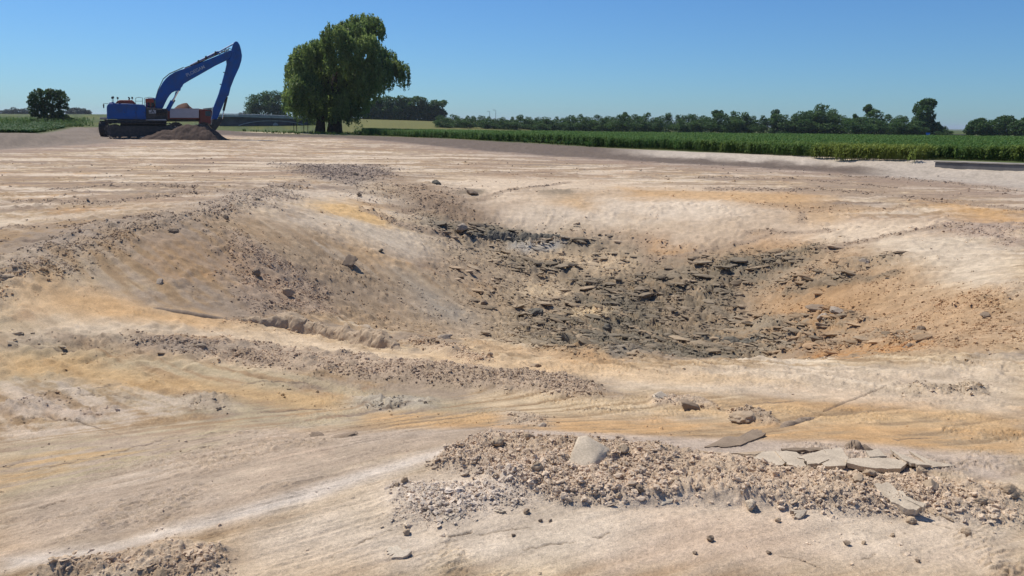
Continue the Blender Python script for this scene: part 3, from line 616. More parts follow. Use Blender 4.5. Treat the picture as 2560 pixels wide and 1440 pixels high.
def trunk_mb(h, r, lean=0, limbs=(), seed=1):
    rnd = random.Random(seed); mb = MB()
    pts = [Vector((lean*(i/5)**1.5*h+rnd.uniform(-.1, .1)*r, rnd.uniform(-.1, .1)*r, h*i/5-.3*(i == 0))) for i in range(6)]
    mb.tube(pts, [r*1.35, r*1.0, r*.9, r*.8, r*.68, r*.5], 9)
    for (z0, dx, dy, dz, rl) in limbs:
        p0 = Vector((lean*(z0/h)**1.5*h, 0, z0)); mb.tube([p0, p0+Vector((dx*.45, dy*.45, dz*.55)), p0+Vector((dx, dy, dz))], [rl, rl*.7, rl*.25], 6)
    return mb
# --- the willow
fw = Frame(G(838, 333)); wil = fw.empty('weeping_willow')
tag(wil, 'huge weeping willow with drooping leafy curtains and double dark trunk, right of the excavator', 'tree')
rw = np.random.default_rng(5); wb = []
for cx, cy, r in [(1290,170,140),(1150,220,120),(1400,190,110),(1480,245,50),(1010,330,120),(1230,330,160),(900,420,90),(1100,480,160),(1340,420,110),(1480,480,110),(1590,490,70),(650,560,110),(580,640,90),(760,640,150),(880,570,120),(1200,660,180),(1430,650,150),(1640,625,90),(1715,645,65),(550,800,80),(700,840,150),(900,850,170),(1150,850,180),(1330,790,120),(1480,740,70),(620,960,90),(760,1000,110),(940,1010,130),(1120,1000,120),(1270,960,80),(1300,800,120),(780,470,110),(700,520,110),(820,700,140),(860,420,90),(850,1100,90),(1050,1100,100),(700,1060,90),(1180,1080,80),(560,930,90)]:
    u, v = fw(600+cx/4.235, 20+cy/4.235); m = r/4.235*fw.m
    wb.append((u, rw.uniform(-1, 1)*min(5.0, 7.0*(1-abs(u)/14)), v, m))
    if m > 2.5:
        wb.append((u+rw.uniform(-1, 1), rw.uniform(-4.5, 1), v+rw.uniform(-.8, .5), m*.7))
NS = 10500; P, k, d = blob_points(wb, NS, rw, .80, .9); P = P[(d[:, 2] > -.55)]; NS = len(P)
seg = 10; ln = rw.uniform(.8, 2.9, NS)*np.where(P[:, 2] > 12, .6, 1.0); sway = rw.normal(0, .16, (NS, 2)); out_ = P[:, :2]-np.array([0, 0]); 
LP = []
for i in range(seg):
    t = i/(seg-1); q = P.copy(); q[:, 2] = np.maximum(q[:, 2]-ln*t, 1.0+2.4*rw.uniform(0, 1, NS)**.7); q[:, :2] += sway*t*ln[:, None]*.5 + .12*np.sin(t*3)*out_/(1+np.linalg.norm(out_, axis=1))[:, None]
    LP.append(q+rw.normal(0, .05, q.shape))
LP = np.concatenate(LP); V_, F_ = leaf_quads(LP, .085, rw, 2.6, .55)
tone = np.clip(.42+1.0*fbm(LP[:, 0]+LP[:, 1]*.6, LP[:, 2]*.6+LP[:, 1]*.4, 2.2, 4, 51)+rw.normal(0, .15, len(LP)), 0, 1)
link(bpy.data.objects.new('crown', mesh_np('crown', V_, F_, M_willow, False, {'tone': ('FLOAT', 'FACE', tone)})), wil)
a = fw(806, 331); b_ = fw(845, 331)
trunk_mb(8.5, .95, .05, [(4, 3.5, 2, 5, .25), (5, -3, 2, 5.5, .25), (6, 1.5, 2, 6, .2)], 3).build('trunk', M_bark, wil, smooth=True)
tb = trunk_mb(7, .62, -.02, [(3, -2.6, 1.5, 4.5, .2), (4, -1.5, 2, 5, .2)], 4).build('trunk', M_bark, wil, smooth=True); tb.location = (a[0]-.3, 0, 0); tb.rotation_euler = (0, .10, 0); tb['label'] = 'thinner left trunk of the willow, leaning outward'
# --- the round-headed tree at the far left
def px_tree(name, label, base_px, r, blobs_px, n, leaf, mat, seed, scale, ox, oy, trunks, group=None, cat='tree', deep=.5, cname='crown'):
    base = at_r(base_px[0], base_px[1], r) if r else G(*base_px); base.z = min(base.z, base.z); f = Frame(base); o = f.empty(name); tag(o, label, cat, group)
    rg = np.random.default_rng(seed); bl = []
    for cx, cy, rad in blobs_px:
        u, v = f(ox+cx/scale, oy+cy/scale); m = rad/scale*f.m; bl.append((u, rg.uniform(-1, 1)*m*deep*2, v, m))
    link(bpy.data.objects.new(cname, crown_mesh(cname, bl, n, leaf, mat, seed)), o)
    for (dx, h, rr_, lean) in trunks:
        t = trunk_mb(h, rr_, lean, [(h*.5, h*.35, 0, h*.4, rr_*.4), (h*.55, -h*.35, .2, h*.4, rr_*.4)], seed).build('trunk', M_bark, o, smooth=True); t.location = (dx, 0, 0)
    return o
px_tree('broadleaf_tree', 'bushy round tree standing alone in the green crop at the far left', (118, 308), None,
        [(650,260,80),(710,200,45),(600,330,70),(680,420,110),(830,270,80),(900,210,60),(960,260,90),(1080,260,80),(1150,340,70),(950,380,120),(1130,450,75),(800,480,110),(620,500,80),(1000,560,95),(690,590,80),(870,620,90),(780,680,70),(990,670,60),(610,600,60),(1080,620,60),(540,400,45),(1190,500,35)],
        6800, .11, M_dark, 61, 7.2, 0, 200, [(-.2, 3.2, .3, .05), (.7, 3, .2, .12)])
px_tree('shrub', 'low dark shrub spreading right of the lone round tree on the left', (160, 306), None, [(1080,700,70),(1190,690,60),(1290,720,35),(1360,740,30)], 2600, .12, M_dark, 62, 7.2, 0, 200, [], cat='shrub', cname='foliage')
px_tree('shrub', 'low dark shrub spreading left of the lone round tree on the left', (88, 309), None, [(560,760,50),(660,770,60),(740,760,50)], 2000, .12, M_dark, 63, 7.2, 0, 200, [], cat='shrub', cname='foliage')
# --- generic crowns shared by the trees far off (height 1)
def gen_crown(seed, kind):
    rg = np.random.default_rng(seed); bl = []
    if kind == 'round':
        for i in range(15):
            z = rg.uniform(.06, .9); w = .32*math.cos(max(0, z-.35)*2.4)**.7; bl.append((rg.uniform(-w, w), rg.uniform(-w, w), z, rg.uniform(.10, .17)))
        bl.append((0, 0, .5, .3)); bl.append((0, 0, .25, .3))
    elif kind == 'poplar':
        for i in range(16):
            z = rg.uniform(.12, .93); w = .13*math.sin(math.pi*(z*.9))**.5+.02; bl.append((rg.uniform(-w, w), rg.uniform(-w, w), z, rg.uniform(.07, .12)))
        bl.append((0, 0, .5, .2)); bl.append((0, 0, .3, .2))
    elif kind == 'ragged':
        for i in range(12):
            z = rg.uniform(.06, .7); w = .33; bl.append((rg.uniform(-w, w), rg.uniform(-w, w), z, rg.uniform(.12, .2)))
        for i in range(4): bl.append((rg.uniform(-.12, .15), rg.uniform(-.1, .1), rg.uniform(.7, .92), rg.uniform(.06, .12)))
    elif kind == 'tall':
        for i in range(13):
            z = rg.uniform(.1, .93); w = .09 if z > .45 else .22; bl.append((rg.uniform(-w, w)+.05*math.sin(z*9), rg.uniform(-w, w), z, rg.uniform(.08, .14)))
    return bl
CR = {}
for kd, ns in (('round', 4), ('poplar', 3), ('ragged', 4), ('tall', 3)):
    CR[kd] = [crown_mesh('crown', gen_crown(100+i+len(kd)*10, kd), 3600, .017, M_far, 200+i+len(kd), shell=.5) for i in range(ns)]
CRB = [crown_mesh('crown', gen_crown(180+i, 'round'), 1500, .03, M_hazed, 300+i, shell=.5) for i in range(3)]
TR = trunk_mb(.55, .02, .02, [(.3, .15, 0, .25, .008), (.35, -.14, .05, .25, .008)], 9); TRM = TR.build('trunk', M_bark); TRM_me = TRM.data; bpy.data.objects.remove(TRM)
_cnt = {}
def far_tree(px, top, base, r, kind, label, group=None, wid=1.0, name='tree', mesh=None):
    b = at_r(px, base, r); f = Frame(b); _, v = f(px, top); o = f.empty(name); h = v/.97
    tag(o, label, 'tree', group); k = _cnt.get(kind, 0); _cnt[kind] = k+1
    me = mesh or CR[kind][k % len(CR[kind])]
    c = link(bpy.data.objects.new('crown', me), o); c.scale = (h*wid, h*wid, h); c.rotation_euler = (0, 0, (k*1.7) % 6.28)
    t = link(bpy.data.objects.new('trunk', TRM_me), o); t.scale = (h, h, h)
    return o
PG = 'row of tall trees on the rise behind the willow'
for i, (x, top, w, lab) in enumerate([(632, 236, 1.0, 'leftmost of the tall dark trees behind the bridge, with a ragged low side limb'), (655, 225, 1.2, 'highest dark tree above the bridge, left of the willow'), (682, 226, 1.15, 'dark round-topped tree above the bridge touching its taller left neighbour'), (704, 227, 1.2, 'dark tree above the bridge half hidden by the willow curtain')]):
    far_tree(x, top, 300, 330, 'round', lab, None, w, 'tall_tree')
for i, (x, top, w, lab) in enumerate([(915, 250, 1.4, 'tall tree partly hidden by the right edge of the willow'), (938, 240, 1.3, 'first fully visible tree of the tall row right of the willow'), (958, 238, 1.3, 'narrow tall tree, second clear of the willow in the row on the rise'),
        (978, 241, 1.3, 'slightly lower tall tree next to the highest one in the row on the rise'), (998, 236, 1.3, 'highest tree of the tall row on the rise'), (1018, 238, 1.3, 'tall tree just right of the highest one in the row on the rise'), (1038, 241, 1.3, 'tall tree in the right half of the row, before its crowns step down'),
        (1058, 241, 1.3, 'tall tree third from the right end of the row on the rise'), (1079, 245, 1.2, 'tall tree left of the gap near the right end of the row'), (1100, 251, 1.2, 'slim separate tree at the right end of the tall row')]):
    far_tree(x, top, 318, 330, 'poplar', lab, PG, w*1.15, 'tall_tree')
TL = [(1100,292,'round'),(1117,294,'round'),(1133,290,'ragged'),(1150,293,'round'),(1168,292,'ragged'),(1186,294,'round'),(1204,293,'round'),(1222,294,'ragged'),(1242,296,'round'),(1262,296,'round'),(1282,295,'ragged'),(1301,291,'round'),(1322,296,'round'),(1341,298,'ragged'),(1354,292,'round'),(1374,297,'round'),(1394,294,'ragged'),(1414,296,'round'),(1432,292,'round'),(1453,288,'ragged'),(1476,293,'round'),(1497,292,'ragged'),(1517,293,'round'),(1537,293,'round'),(1555,283,'tall'),(1572,293,'ragged'),(1590,290,'round'),
 (1620,283,'ragged'),(1640,293,'round'),(1664,285,'round'),(1690,290,'ragged'),(1712,289,'round'),(1736,290,'round'),(1760,288,'round'),(1783,277,'tall'),(1797,279,'tall'),(1830,282,'ragged'),(1850,283,'round'),(1872,293,'round'),(1900,291,'ragged'),(1933,277,'tall'),(1955,293,'round'),(1980,285,'ragged'),(2005,276,'round'),(2028,270,'round'),(2048,264,'ragged'),(2070,276,'round'),(2100,293,'round'),(2130,287,'tall'),(2168,265,'tall'),(2190,294,'round'),(2210,287,'ragged'),(2235,291,'round'),(2257,293,'ragged'),(2283,295,'round'),(2335,311,'round'),(2350,315,'round')]
special = {1555: 'slim pointed tree sticking up in the middle of the tree line behind the maize', 1620: 'dark rounded tree, notably darker than its neighbours, in the tree line behind the maize', 1783: 'thin-topped tree, left one of a close pair rising from the tree line', 1797: 'thin-topped tree, right one of a close pair rising from the tree line', 1933: 'slender pointed tree rising alone left of the big uneven crown in the tree line',
 2028: 'tree forming the left shoulder of the high uneven crown in the tree line', 2048: 'tree forming the peak of the high uneven crown in the tree line', 2070: 'tree forming the right shoulder of the high uneven crown in the tree line', 2168: 'tall narrow tree above the tree line, next highest left of its tallest tree', 2283: 'tree in the tree line directly left of its tallest tree',
 2335: 'low dark tree at the foot of the tallest tree of the tree line', 2350: 'last low tree at the right end of the tree line, by the gap', 1100: 'first tree of the low line, at the foot of the slim poplar-like tree', 1222: 'tree of the tree line directly under the left lamp post', 1242: 'tree of the tree line directly under the right lamp post', 1354:'slightly pointed tree in the low left half of the tree line'}
ORD = ['first', 'second', 'third', 'fourth', 'fifth', 'sixth', 'seventh', 'eighth', 'ninth', 'tenth']
SHORT = {1100: 'the slim separate tree', 1222: 'the left lamp post', 1242: 'the right lamp post', 1354: 'the slightly pointed one', 1555: 'the slim pointed one', 1620: 'the notably dark one', 1783: 'the close thin-topped pair', 1797: 'the close thin-topped pair', 1933: 'the slender pointed one', 2028: 'the high crown', 2048: 'the high crown', 2070: 'the high uneven crown', 2168: 'the tall narrow one', 2283: 'the tallest one', 2335: 'the tallest one', 2350: 'the tallest one'}
for i, (x, top, kd) in enumerate(TL):
    base = HZ0+HZS*(x-1280)+25; rr_ = 250+((i*37) % 24)
    lab = special.get(x)
    if x in special: last, cnt_ = special[x], 0
    else:
        cnt_ += 1; lab = ORD[cnt_-1]+' tree of the tree line to the right of '+SHORT[max(k for k in SHORT if k <= x)]
    grp = 'trees of the tree line behind the maize, left half' if x < 1620 else 'trees of the tree line behind the maize, right half'
    far_tree(x, top-(4 if kd != 'tall' else 1), base, rr_, kd, lab, grp, {'round': 1.15, 'ragged': 1.15, 'tall': .9}[kd], 'tree')
    if i % 2 == 0 or kd == 'tall' or x < 1560:   # hedge-like undergrowth between the stems
        s_ = far_tree(x+9, top+(4 if x < 1560 else 7), base, rr_-14, 'ragged', 'leafy shrub at the foot of the '+(lab.replace(' of the tree line', '') if cnt_ else (lab.split(',')[0].replace(' in the tree line behind the maize', '') if x != 1797 else 'right one of the close thin-topped pair')), 'shrubs at the foot of the tree line', 1.9, 'shrub'); s_['category'] = 'shrub'; s_['label'] = ' '.join(s_['label'].split()[:16])
ft = px_tree('tall_tree', 'tallest tree of the tree line, with a broken upright crown near its right end', (2312, 338), 255,
    [(1820,110,28),(1790,140,40),(1850,120,45),(1880,110,25),(1770,170,30),(1820,180,50),(1860,210,35),(1800,230,45),(1850,240,30),(1790,280,60),(1850,290,60),(1740,290,40),(1900,300,40),(1940,310,25),(1940,340,25),(1820,330,60)],
    9000, .2, M_far, 71, 2.977, 1700, 220, [(0, 7, .3, 0)])
for x, y, rads, lab in ((2455, 338, [(2200,290,50),(2240,260,35),(2245,300,50),(2160,320,35),(2270,330,40)], 'left one of the separate dark trees beyond the gap at the right edge'), (2520, 340, [(2350,290,60),(2400,260,50),(2440,240,35),(2460,290,60),(2390,330,60),(2500,300,50),(2330,330,40)], 'broad dark tree beyond the gap, highest of those at the right edge'), (2560, 341, [(2530,290,45),(2560,310,60),(2600,280,60)], 'dark tree cut off by the right edge of the view')):
    px_tree('tree', lab, (x, y), 250, rads, 5200, .2, M_far, int(x), 2.977, 1700, 220, [(0, 3.5, .2, 0)], 'dark trees beyond the gap on the right')
for x, top, lab in ((4, 275, None), (20, 273, None), (36, 269, None), (52, 270, None), (66, 271, None), (178, 267, 'distant bluish tree just right of the lone round tree'), (193, 267, 'distant bluish tree in the middle of the small far clump on the left'), (208, 269, 'distant bluish tree at the right of the small far clump on the left'), (220, 273, None), (602, 281, None), (612, 278, None)):
    far_tree(x, top, 290, 620, 'blue', lab or {4: 'far skyline tree touching the left edge of the view', 20: 'far skyline tree, second from the left edge', 36: 'far skyline tree, third from the left edge', 52: 'far skyline tree, fourth from the left edge', 66: 'far skyline tree just left of the lone round tree', 220: 'smallest tree at the right end of the small far clump on the left', 602: 'tiny hazy tree above the bridge rail, further left one', 612: 'tiny hazy tree above the bridge rail, beside the tall dark trees'}[x], 'hazy trees on the far skyline', 1.9, 'distant_tree', CRB[x % 3])
# ------------------------------------------------------------------ maize and low crops
def leafy(seed, n, h, ln, wd, mat, up=.6, name='plant_source', segs=3):
    rg = random.Random(seed); V = []; F = []; T = []
    for i in range(n):
        a = i*math.pi+rg.uniform(-.5, .5) if up > .5 else rg.uniform(0, 6.28); z0 = h*(.12+.72*i/n); L_ = ln*rg.uniform(.7, 1.15)*(1-.35*abs(i/n-.5)); px_, pz = 0.0, z0; w = wd*rg.uniform(.8, 1.2); ang = rg.uniform(.8, 1.25)
        c, s_ = math.cos(a), math.sin(a); b0 = len(V); tn = rg.uniform(0, 1)
        for j in range(segs+1):
            ww = w*(1-(j/segs)**2)*.5+.004; V += [(px_*c-ww*s_, px_*s_+ww*c, pz), (px_*c+ww*s_, px_*s_-ww*c, pz)]
            px_ += math.cos(ang)*L_/segs; pz += math.sin(ang)*L_/segs; ang -= rg.uniform(.5, .95)
        for j in range(segs): F.append((b0+2*j, b0+2*j+1, b0+2*j+3, b0+2*j+2)); T.append(tn)
    if up > .5:
        for k_ in range(2):
            b0 = len(V); w = .014; V += [(-w*(1-k_), -w*k_, 0), (w*(1-k_), w*k_, 0), (w*(1-k_), w*k_, h), (-w*(1-k_), -w*k_, h)]; F.append((b0, b0+1, b0+2, b0+3)); T.append(.9)
    return source(name, V, F, mat, {'tone': ('FLOAT', 'FACE', T)})
def crop_mat(name, c1, c2, c3):
    m = leaf_mat(name, c1, c2, .32); t = m.node_tree; L = t.links.new; mx0 = [n for n in t.nodes if n.bl_idname == 'ShaderNodeMix'][0]
    a = t.nodes.new('ShaderNodeAttribute'); a.attribute_type = 'INSTANCER'; a.attribute_name = 'ripe'
    mx = t.nodes.new('ShaderNodeMix'); mx.data_type = 'RGBA'; mx.inputs[7].default_value = (*c3, 1); L(a.outputs['Fac'], mx.inputs[0]); L(mx0.outputs[2], mx.inputs[6])
    for n in t.nodes:
        if n.bl_idname == 'ShaderNodeBsdfPrincipled': L(mx.outputs[2], n.inputs['Base Color']); n.inputs['Roughness'].default_value = .6; n.inputs['Specular IOR Level'].default_value = .12
        if n.bl_idname == 'ShaderNodeBsdfTranslucent': L(mx.outputs[2], n.inputs['Color'])
    return m
M_maize = crop_mat('maize_leaves', (.050,.125,.034), (.115,.22,.058), (.25,.29,.06))
M_beet = crop_mat('low_crop_leaves', (.022,.085,.018), (.05,.14,.03), (.12,.15,.035))
def hcoarse(x, y):
    z, d = h0(np.asarray(x), np.asarray(y)); return z, d
rgm = np.random.default_rng(3)
def field(name, cond, n, rmin, rmax, amin, amax, sources, smin, smax, label, cat, ripe, rows=None, power=1.0):
    az = rgm.uniform(amin, amax, n); r = rmin*(rmax/rmin)**rgm.uniform(0, 1, n)**power; x = r*np.sin(az); y = r*np.cos(az)
    if rows:
        ax, sp = rows; c, s_ = math.cos(ax), math.sin(ax); v = np.round((-x*s_+y*c)/sp)*sp+rgm.normal(0, .05, n); u = x*c+y*s_; x = u*c-v*s_; y = u*s_+v*c
    z, d = hcoarse(x, y); az = np.arctan2(x, y); r = np.hypot(x, y); k = cond(x, y, az, r, d); x, y, z, d, r = x[k], y[k], z[k], d[k], r[k]; m = len(x)
    s = rgm.uniform(smin, smax, m); s = s*(1+.12*fbm(x, y, 9, 3, 77))
    scatter(name, np.stack([x, y, z], -1), np.stack([s, s, s], -1), np.stack([rgm.normal(0, .08, m), rgm.normal(0, .08, m), rgm.uniform(0, 6.28, m)], -1), rgm.integers(0, len(sources), m), sources, [('ripe', 'FLOAT', ripe(x, y, d, m))], label, cat)
msrc = [leafy(i, 11, 1.25, .85, .085, M_maize) for i in range(5)]
field('maize_field', lambda x, y, az, r, d: (d > 5.0+.5*np.sin(x*.7)+.5*np.sin(x*.23)-2.2*sstep(.30, .40, az)+4.2*sstep(.47, .50, az)) & (az > -.19) & (r < 130) & (d < 90), 95000, 34, 130, -.2, .68, msrc, .48, .70, 'dense field of leafy green maize beside the excavated site', 'maize field',
      lambda x, y, d, m: np.clip(rgm.normal(.12, .12, m)+.75*(1-sstep(5, 9, d))*sstep(-.3, .5, fbm(x, y, 7, 3, 78)+.15)*sstep(.12, .35, np.arctan2(x, y)), 0, 1), rows=(R(-38), .75), power=.9)
bsrc = [leafy(20+i, 9, .10, .42, .16, M_beet, .2) for i in range(3)]
field('leafy_low_crop', lambda x, y, az, r, d: (d > 4.4) & (r < 150) & (az < -.525+.02*np.sin(y*.3)), 16000, 55, 150, -.66, -.50, bsrc, .9, 1.5, 'low bright green leafy crop behind the grey bank at the far left', 'crop', lambda x, y, d, m: np.clip(rgm.normal(.08, .1, m), 0, 1), rows=(R(5), .5))
gsrc = [leafy(40+i, 14, .05, .38, .03, M_beet, .2, segs=2) for i in range(3)]
field('grass', lambda x, y, az, r, d: (d > 4.2) & (d < np.where(az > -.19, 7.0, 400)) & (az < .36) & ((az > -.36) | (az < -.5)) & ((az < -.36) | (az > -.2) | (r < 112)), 26000, 60, 260, -.66, .36, gsrc, .8, 1.7, 'rough green grass growing along the field edge and verge', 'grass', lambda x, y, d, m: np.clip(rgm.normal(.4, .25, m), 0, 1), power=.7)
field('weeds', lambda x, y, az, r, d: (d > 9) & (fbm(x, y, 12, 3, 80) > -.05) & ((az < -.49) | ((az > -.36) & (az < -.31) & (r < 118))), 8000, 105, 200, -.66, -.25, msrc[:2]+bsrc[:1], .3, .7, 'tall rank weeds on the verge before the bridge and beside the lone tree', 'weeds', lambda x, y, d, m: np.clip(rgm.normal(.2, .2, m), 0, 1))
# ------------------------------------------------------------------ the excavator
M_blue_p = paint('blue_machine_paint', (.002,.080,.34), .5, .32, 1.6, dirt=(.03,.065,.15), spec=.3)
M_blue2 = paint('light_blue_cover', (.06,.20,.55), .4, .2, 2)
M_blk = paint('dirty_black_steel', (.018,.018,.02), .6, .3, 4, dirt=(.07,.06,.05))
M_track = paint('muddy_track_steel', (.03,.03,.035), .7, .5, 5, dirt=(.10,.085,.07), bump=.4)
M_chrome = paint('chrome_rod', (.55,.57,.6), .2, .1, 3, metal=1.0)
M_red = paint('faded_red_paint', (.42,.055,.025), .45, .25, 2)
M_rust = paint('rust_red_steel', (.15,.025,.018), .6, .4, 1.5, dirt=(.12,.05,.035))
M_white = paint('white_paint', (.42,.42,.46), .5, .15, 1.5, dirt=(.30,.28,.28))
M_letter = paint('white_lettering', (.30,.38,.50), .6, .1, 3)
M_plate = paint('grey_badge_plate', (.42,.44,.47), .5, .15, 3)
M_glass = paint('tinted_glass', (.05,.08,.07), .08, .1, 2, spec=.8)
M_rubber = paint('tyre_rubber', (.022,.022,.024), .85, .3, 6, dirt=(.08,.065,.05), bump=.4)
M_beige = paint('pale_mudguard', (.48,.42,.33), .6, .2, 3)
M_orange = paint('red_orange_hoses', (.50,.09,.04), .5, .2, 3)
fe = Frame(at_z(392, 346, -.12)); fe.b.z = hz(fe.b.x, fe.b.y)-.05; ex = fe.empty('excavator')
tag(ex, 'large blue tracked excavator with its long boom raised over a dark soil heap', 'excavator')
E = lambda cx, cy: fe(230+cx/4.8, 80+cy/4.8)
def text(body, px0, px1, py0, py1, y, name, parent, mat, size_m, frame=None, slant=0.0, center=None):
    cu = bpy.data.curves.new(name, 'FONT'); cu.body = body; cu.size = size_m; cu.extrude = .008; cu.align_x = 'CENTER'; cu.align_y = 'CENTER'; cu.offset = size_m*.012
    tmp = bpy.data.objects.new(name, cu); SC.collection.objects.link(tmp); dg = bpy.context.evaluated_depsgraph_get()
    me = bpy.data.meshes.new_from_object(tmp.evaluated_get(dg)); bpy.data.objects.remove(tmp); me.materials.clear(); me.materials.append(mat)
    o = link(bpy.data.objects.new(name, me), parent); o.location = (center[0], y, center[1]); o.rotation_euler = (R(90), -slant, 0); return o
# undercarriage: two tracks with rollers, sprocket, shoes
z_top = E(0, 1062)[1]
TL_, TH_ = 6.7, 1.5
uc = MB(); uc.box(-3.2, 1.0, -1.0, 2.0, .5, 1.75); uc.build('undercarriage_frame', M_blk, ex)
sl = MB(); sl.tube([(0, .65, 1.0), (0, .65, 1.42)], 1.05, 24); sl.build('slewing_ring', M_blk, ex, smooth=False)
for side, yy in (('near', -1.75), ('far', 2.35)):
    tk = MB(); n = 46; rad = TH_/2; shoe = []
    per = 2*(TL_-2*rad)+2*math.pi*rad
    for k in range(n):
        s_ = per*k/n; st = TL_-2*rad
        if s_ < st: x, z, a = -st/2+s_, 0, 0
        elif s_ < st+math.pi*rad: t = (s_-st)/rad; x, z, a = st/2+rad*math.sin(t), rad-rad*math.cos(t), t
        elif s_ < 2*st+math.pi*rad: x, z, a = st/2-(s_-st-math.pi*rad), TH_, math.pi
        else: t = (s_-2*st-math.pi*rad)/rad; x, z, a = -st/2-rad*math.sin(t), rad+rad*math.cos(t), math.pi+t
        shoe.append((x, z, a))
    trk = empty('track', (-1.25, yy, 0)); trk.parent = ex; trk['label'] = side+' crawler track'
    smb = MB(); smb.box(-.115, .115, -.32, .32, -.03, .03); smb.box(-.02, .02, -.32, .32, -.075, -.03); s0 = smb.build('track_shoe', M_track, trk)
    for i, (x, z, a) in enumerate(shoe):
        o = s0 if i == 0 else link(s0.copy(), trk); o.location = (x, 0, z+.06); o.rotation_euler = (0, -a, 0)
    fr = MB(); fr.prism([(-TL_/2+.55, .28), (TL_/2-.55, .28), (TL_/2-.55, 1.0), (TL_/2-1.2, 1.28), (-TL_/2+1.2, 1.28), (-TL_/2+.55, 1.0)], -.27, .27); fr.build('track_frame', M_blk, trk)
    for xw, rw_ in ((-TL_/2+.76, .64), (TL_/2-.76, .64)): MB().cyl((xw, .80), rw_, -.22, .22, 18).build('idler_wheel', M_track, trk)
    for q in range(6): MB().cyl((-2.1+q*.84, .28), .17, -.24, .24, 12).build('roller', M_track, trk)
def P_(*pts): return [E(*p) for p in pts]
hs = MB().prism(P_((188,1045),(186,900),(196,875),(215,862),(420,862),(622,872),(650,905),(652,1050)), -1.55, 1.0); hs.build('engine_house', M_blue_p, ex, bevel=.09)
MB().prism(P_((186,1050),(178,1070),(210,1095),(300,1098),(300,1050)), -1.45, 1.5).build('counterweight', M_blk, ex, bevel=.06)
MB().prism(P_((180,1052),(895,1056),(895,1084),(195,1092)), -1.45, 1.5).build('revolving_frame', M_blk, ex, bevel=.03)
for (xa, xb) in ((215, 410), (420, 530), (540, 640)):
    MB().prism(P_((xa,885),(xb,885),(xb,1030),(xa,1030)), -1.59, -1.57).build('side_panel', M_blue_p, ex, bevel=.01)
for (cx, cy) in ((395, 960), (520, 960), (632, 960)): MB().prism(P_((cx,cy),(cx+7,cy),(cx+7,cy+14),(cx,cy+14)), -1.63, -1.59).build('latch', M_blk, ex)
MB().prism(P_((280,862),(305,832),(335,818),(480,818),(505,835),(528,862)), -.9, .9).build('engine_hood', M_red, ex, bevel=.06)
MB().prism(P_((205,862),(215,845),(255,838),(285,862)), -.8, .8).build('hood_front', M_blue2, ex, bevel=.04)
MB().tube([(*(lambda q: (q[0], -.3, q[1]))(E(445, 818)),), (lambda q: (q[0], -.3, q[1]))(E(450, 795)), (lambda q: (q[0], -.3, q[1]))(E(436, 782))], .075, 8).build('exhaust_pipe', M_blk, ex)
for (cx, cy0, cy1) in ((250, 862, 805), (262, 862, 800), (315, 862, 808), (487, 820, 806)):
    p0, p1 = E(cx, cy0), E(cx, cy1); MB().tube([(p0[0], -1.2, p0[1]), (p1[0], -1.2, p1[1])], .022, 6).build('lamp_stalk', M_blk, ex)
    MB().box(p1[0]-.08, p1[0]+.08, -1.3, -1.1, p1[1], p1[1]+.2).build('work_lamp', M_blk, ex, bevel=.02)
p0, p1, p2 = E(205, 862), E(148, 862), E(152, 918)
MB().tube([(p0[0], -1.3, p0[1]), (p1[0], -1.6, p1[1]), (p1[0], -1.6, p1[1]-.1)], .022, 6).build('mirror_arm', M_blk, ex)
mr = MB().prism(P_((141,870),(160,870),(158,916),(146,916)), -1.68, -1.56).build('mirror', M_blk, ex, bevel=.02)
for (xa, xb, yt, yb) in ((528, 608, 786, 870), (632, 742, 786, 905)):
    hr = MB(); 
    for yd in (-1.45, -1.15):
        q = [E(xa, yb), E(xa, yt+10), E((xa+xb)/2, yt), E(xb, yt+8), E(xb, yb)]; hr.tube([(u, yd, v) for u, v in q], .022, 6)
    q = [E(xa, (yb+yt)/2+5), E(xb, (yb+yt)/2+5)]; hr.tube([(u, -1.45, v) for u, v in q], .018, 6); hr.build('handrail', M_blk, ex)
# valve block, hoses and step area beside the boom foot
MB().prism(P_((650,912),(768,915),(768,1050),(652,1050)), -1.5, -.5).build('tool_box', M_blk, ex, bevel=.03)
bp_ = MB().prism(P_((683,934),(766,932),(766,978),(684,980)), -1.56, -1.5).build('badge_plate', M_plate, ex)
c0 = E(725, 956); text('CAT', 0, 0, 0, 0, -1.575, 'badge_lettering', bp_, M_blk, .52, center=c0)
MB().prism(P_((640,800),(720,800),(745,820),(745,850),(640,845)), -.4, .5).build('fuel_filler_platform', M_red, ex, bevel=.03)
for k in range(5):
    p0, p1 = E(650+k*22, 845), E(655+k*22, 905); MB().tube([(p0[0], -.6+.2*k, p0[1]), (p0[0]+.1, -.7+.2*k, (p0[1]+p1[1])/2), (p1[0], -.6+.2*k, p1[1])], .05, 6).build('hose', M_orange if k % 2 == 0 else M_blk, ex)
MB().prism(P_((765,925),(905,925),(905,1052),(765,1050)), -1.3, -.3).build('valve_housing', M_blk, ex, bevel=.04)
for k in range(6):
    p0, p1 = E(775+k*20, 930+6*(k % 3)), E(785+k*20, 1000); MB().tube([(p0[0], -1.34, p0[1]), (p0[0]+.12, -1.45, (p0[1]+p1[1])/2), (p1[0], -1.34, p1[1])], .045, 6).build('hose', M_blk, ex)
MB().prism(P_((880,1046),(650,1052),(650,1058),(895,1060)), -1.75, -1.45).build('side_step', M_plate, ex)
cabp = P_((640,860),(668,790),(810,790),(845,880),(850,1050),(645,1050)); MB().prism(cabp, .75, 1.75).build('cab', M_blue_p, ex, bevel=.05)
for (a_, b2, c2, d2) in ((675, 735, 815, 890), (745, 800, 815, 890)): MB().prism(P_((a_,c2),(b2,c2),(b2,d2),(a_,d2)), .72, .745).build('cab_window', M_glass, ex)
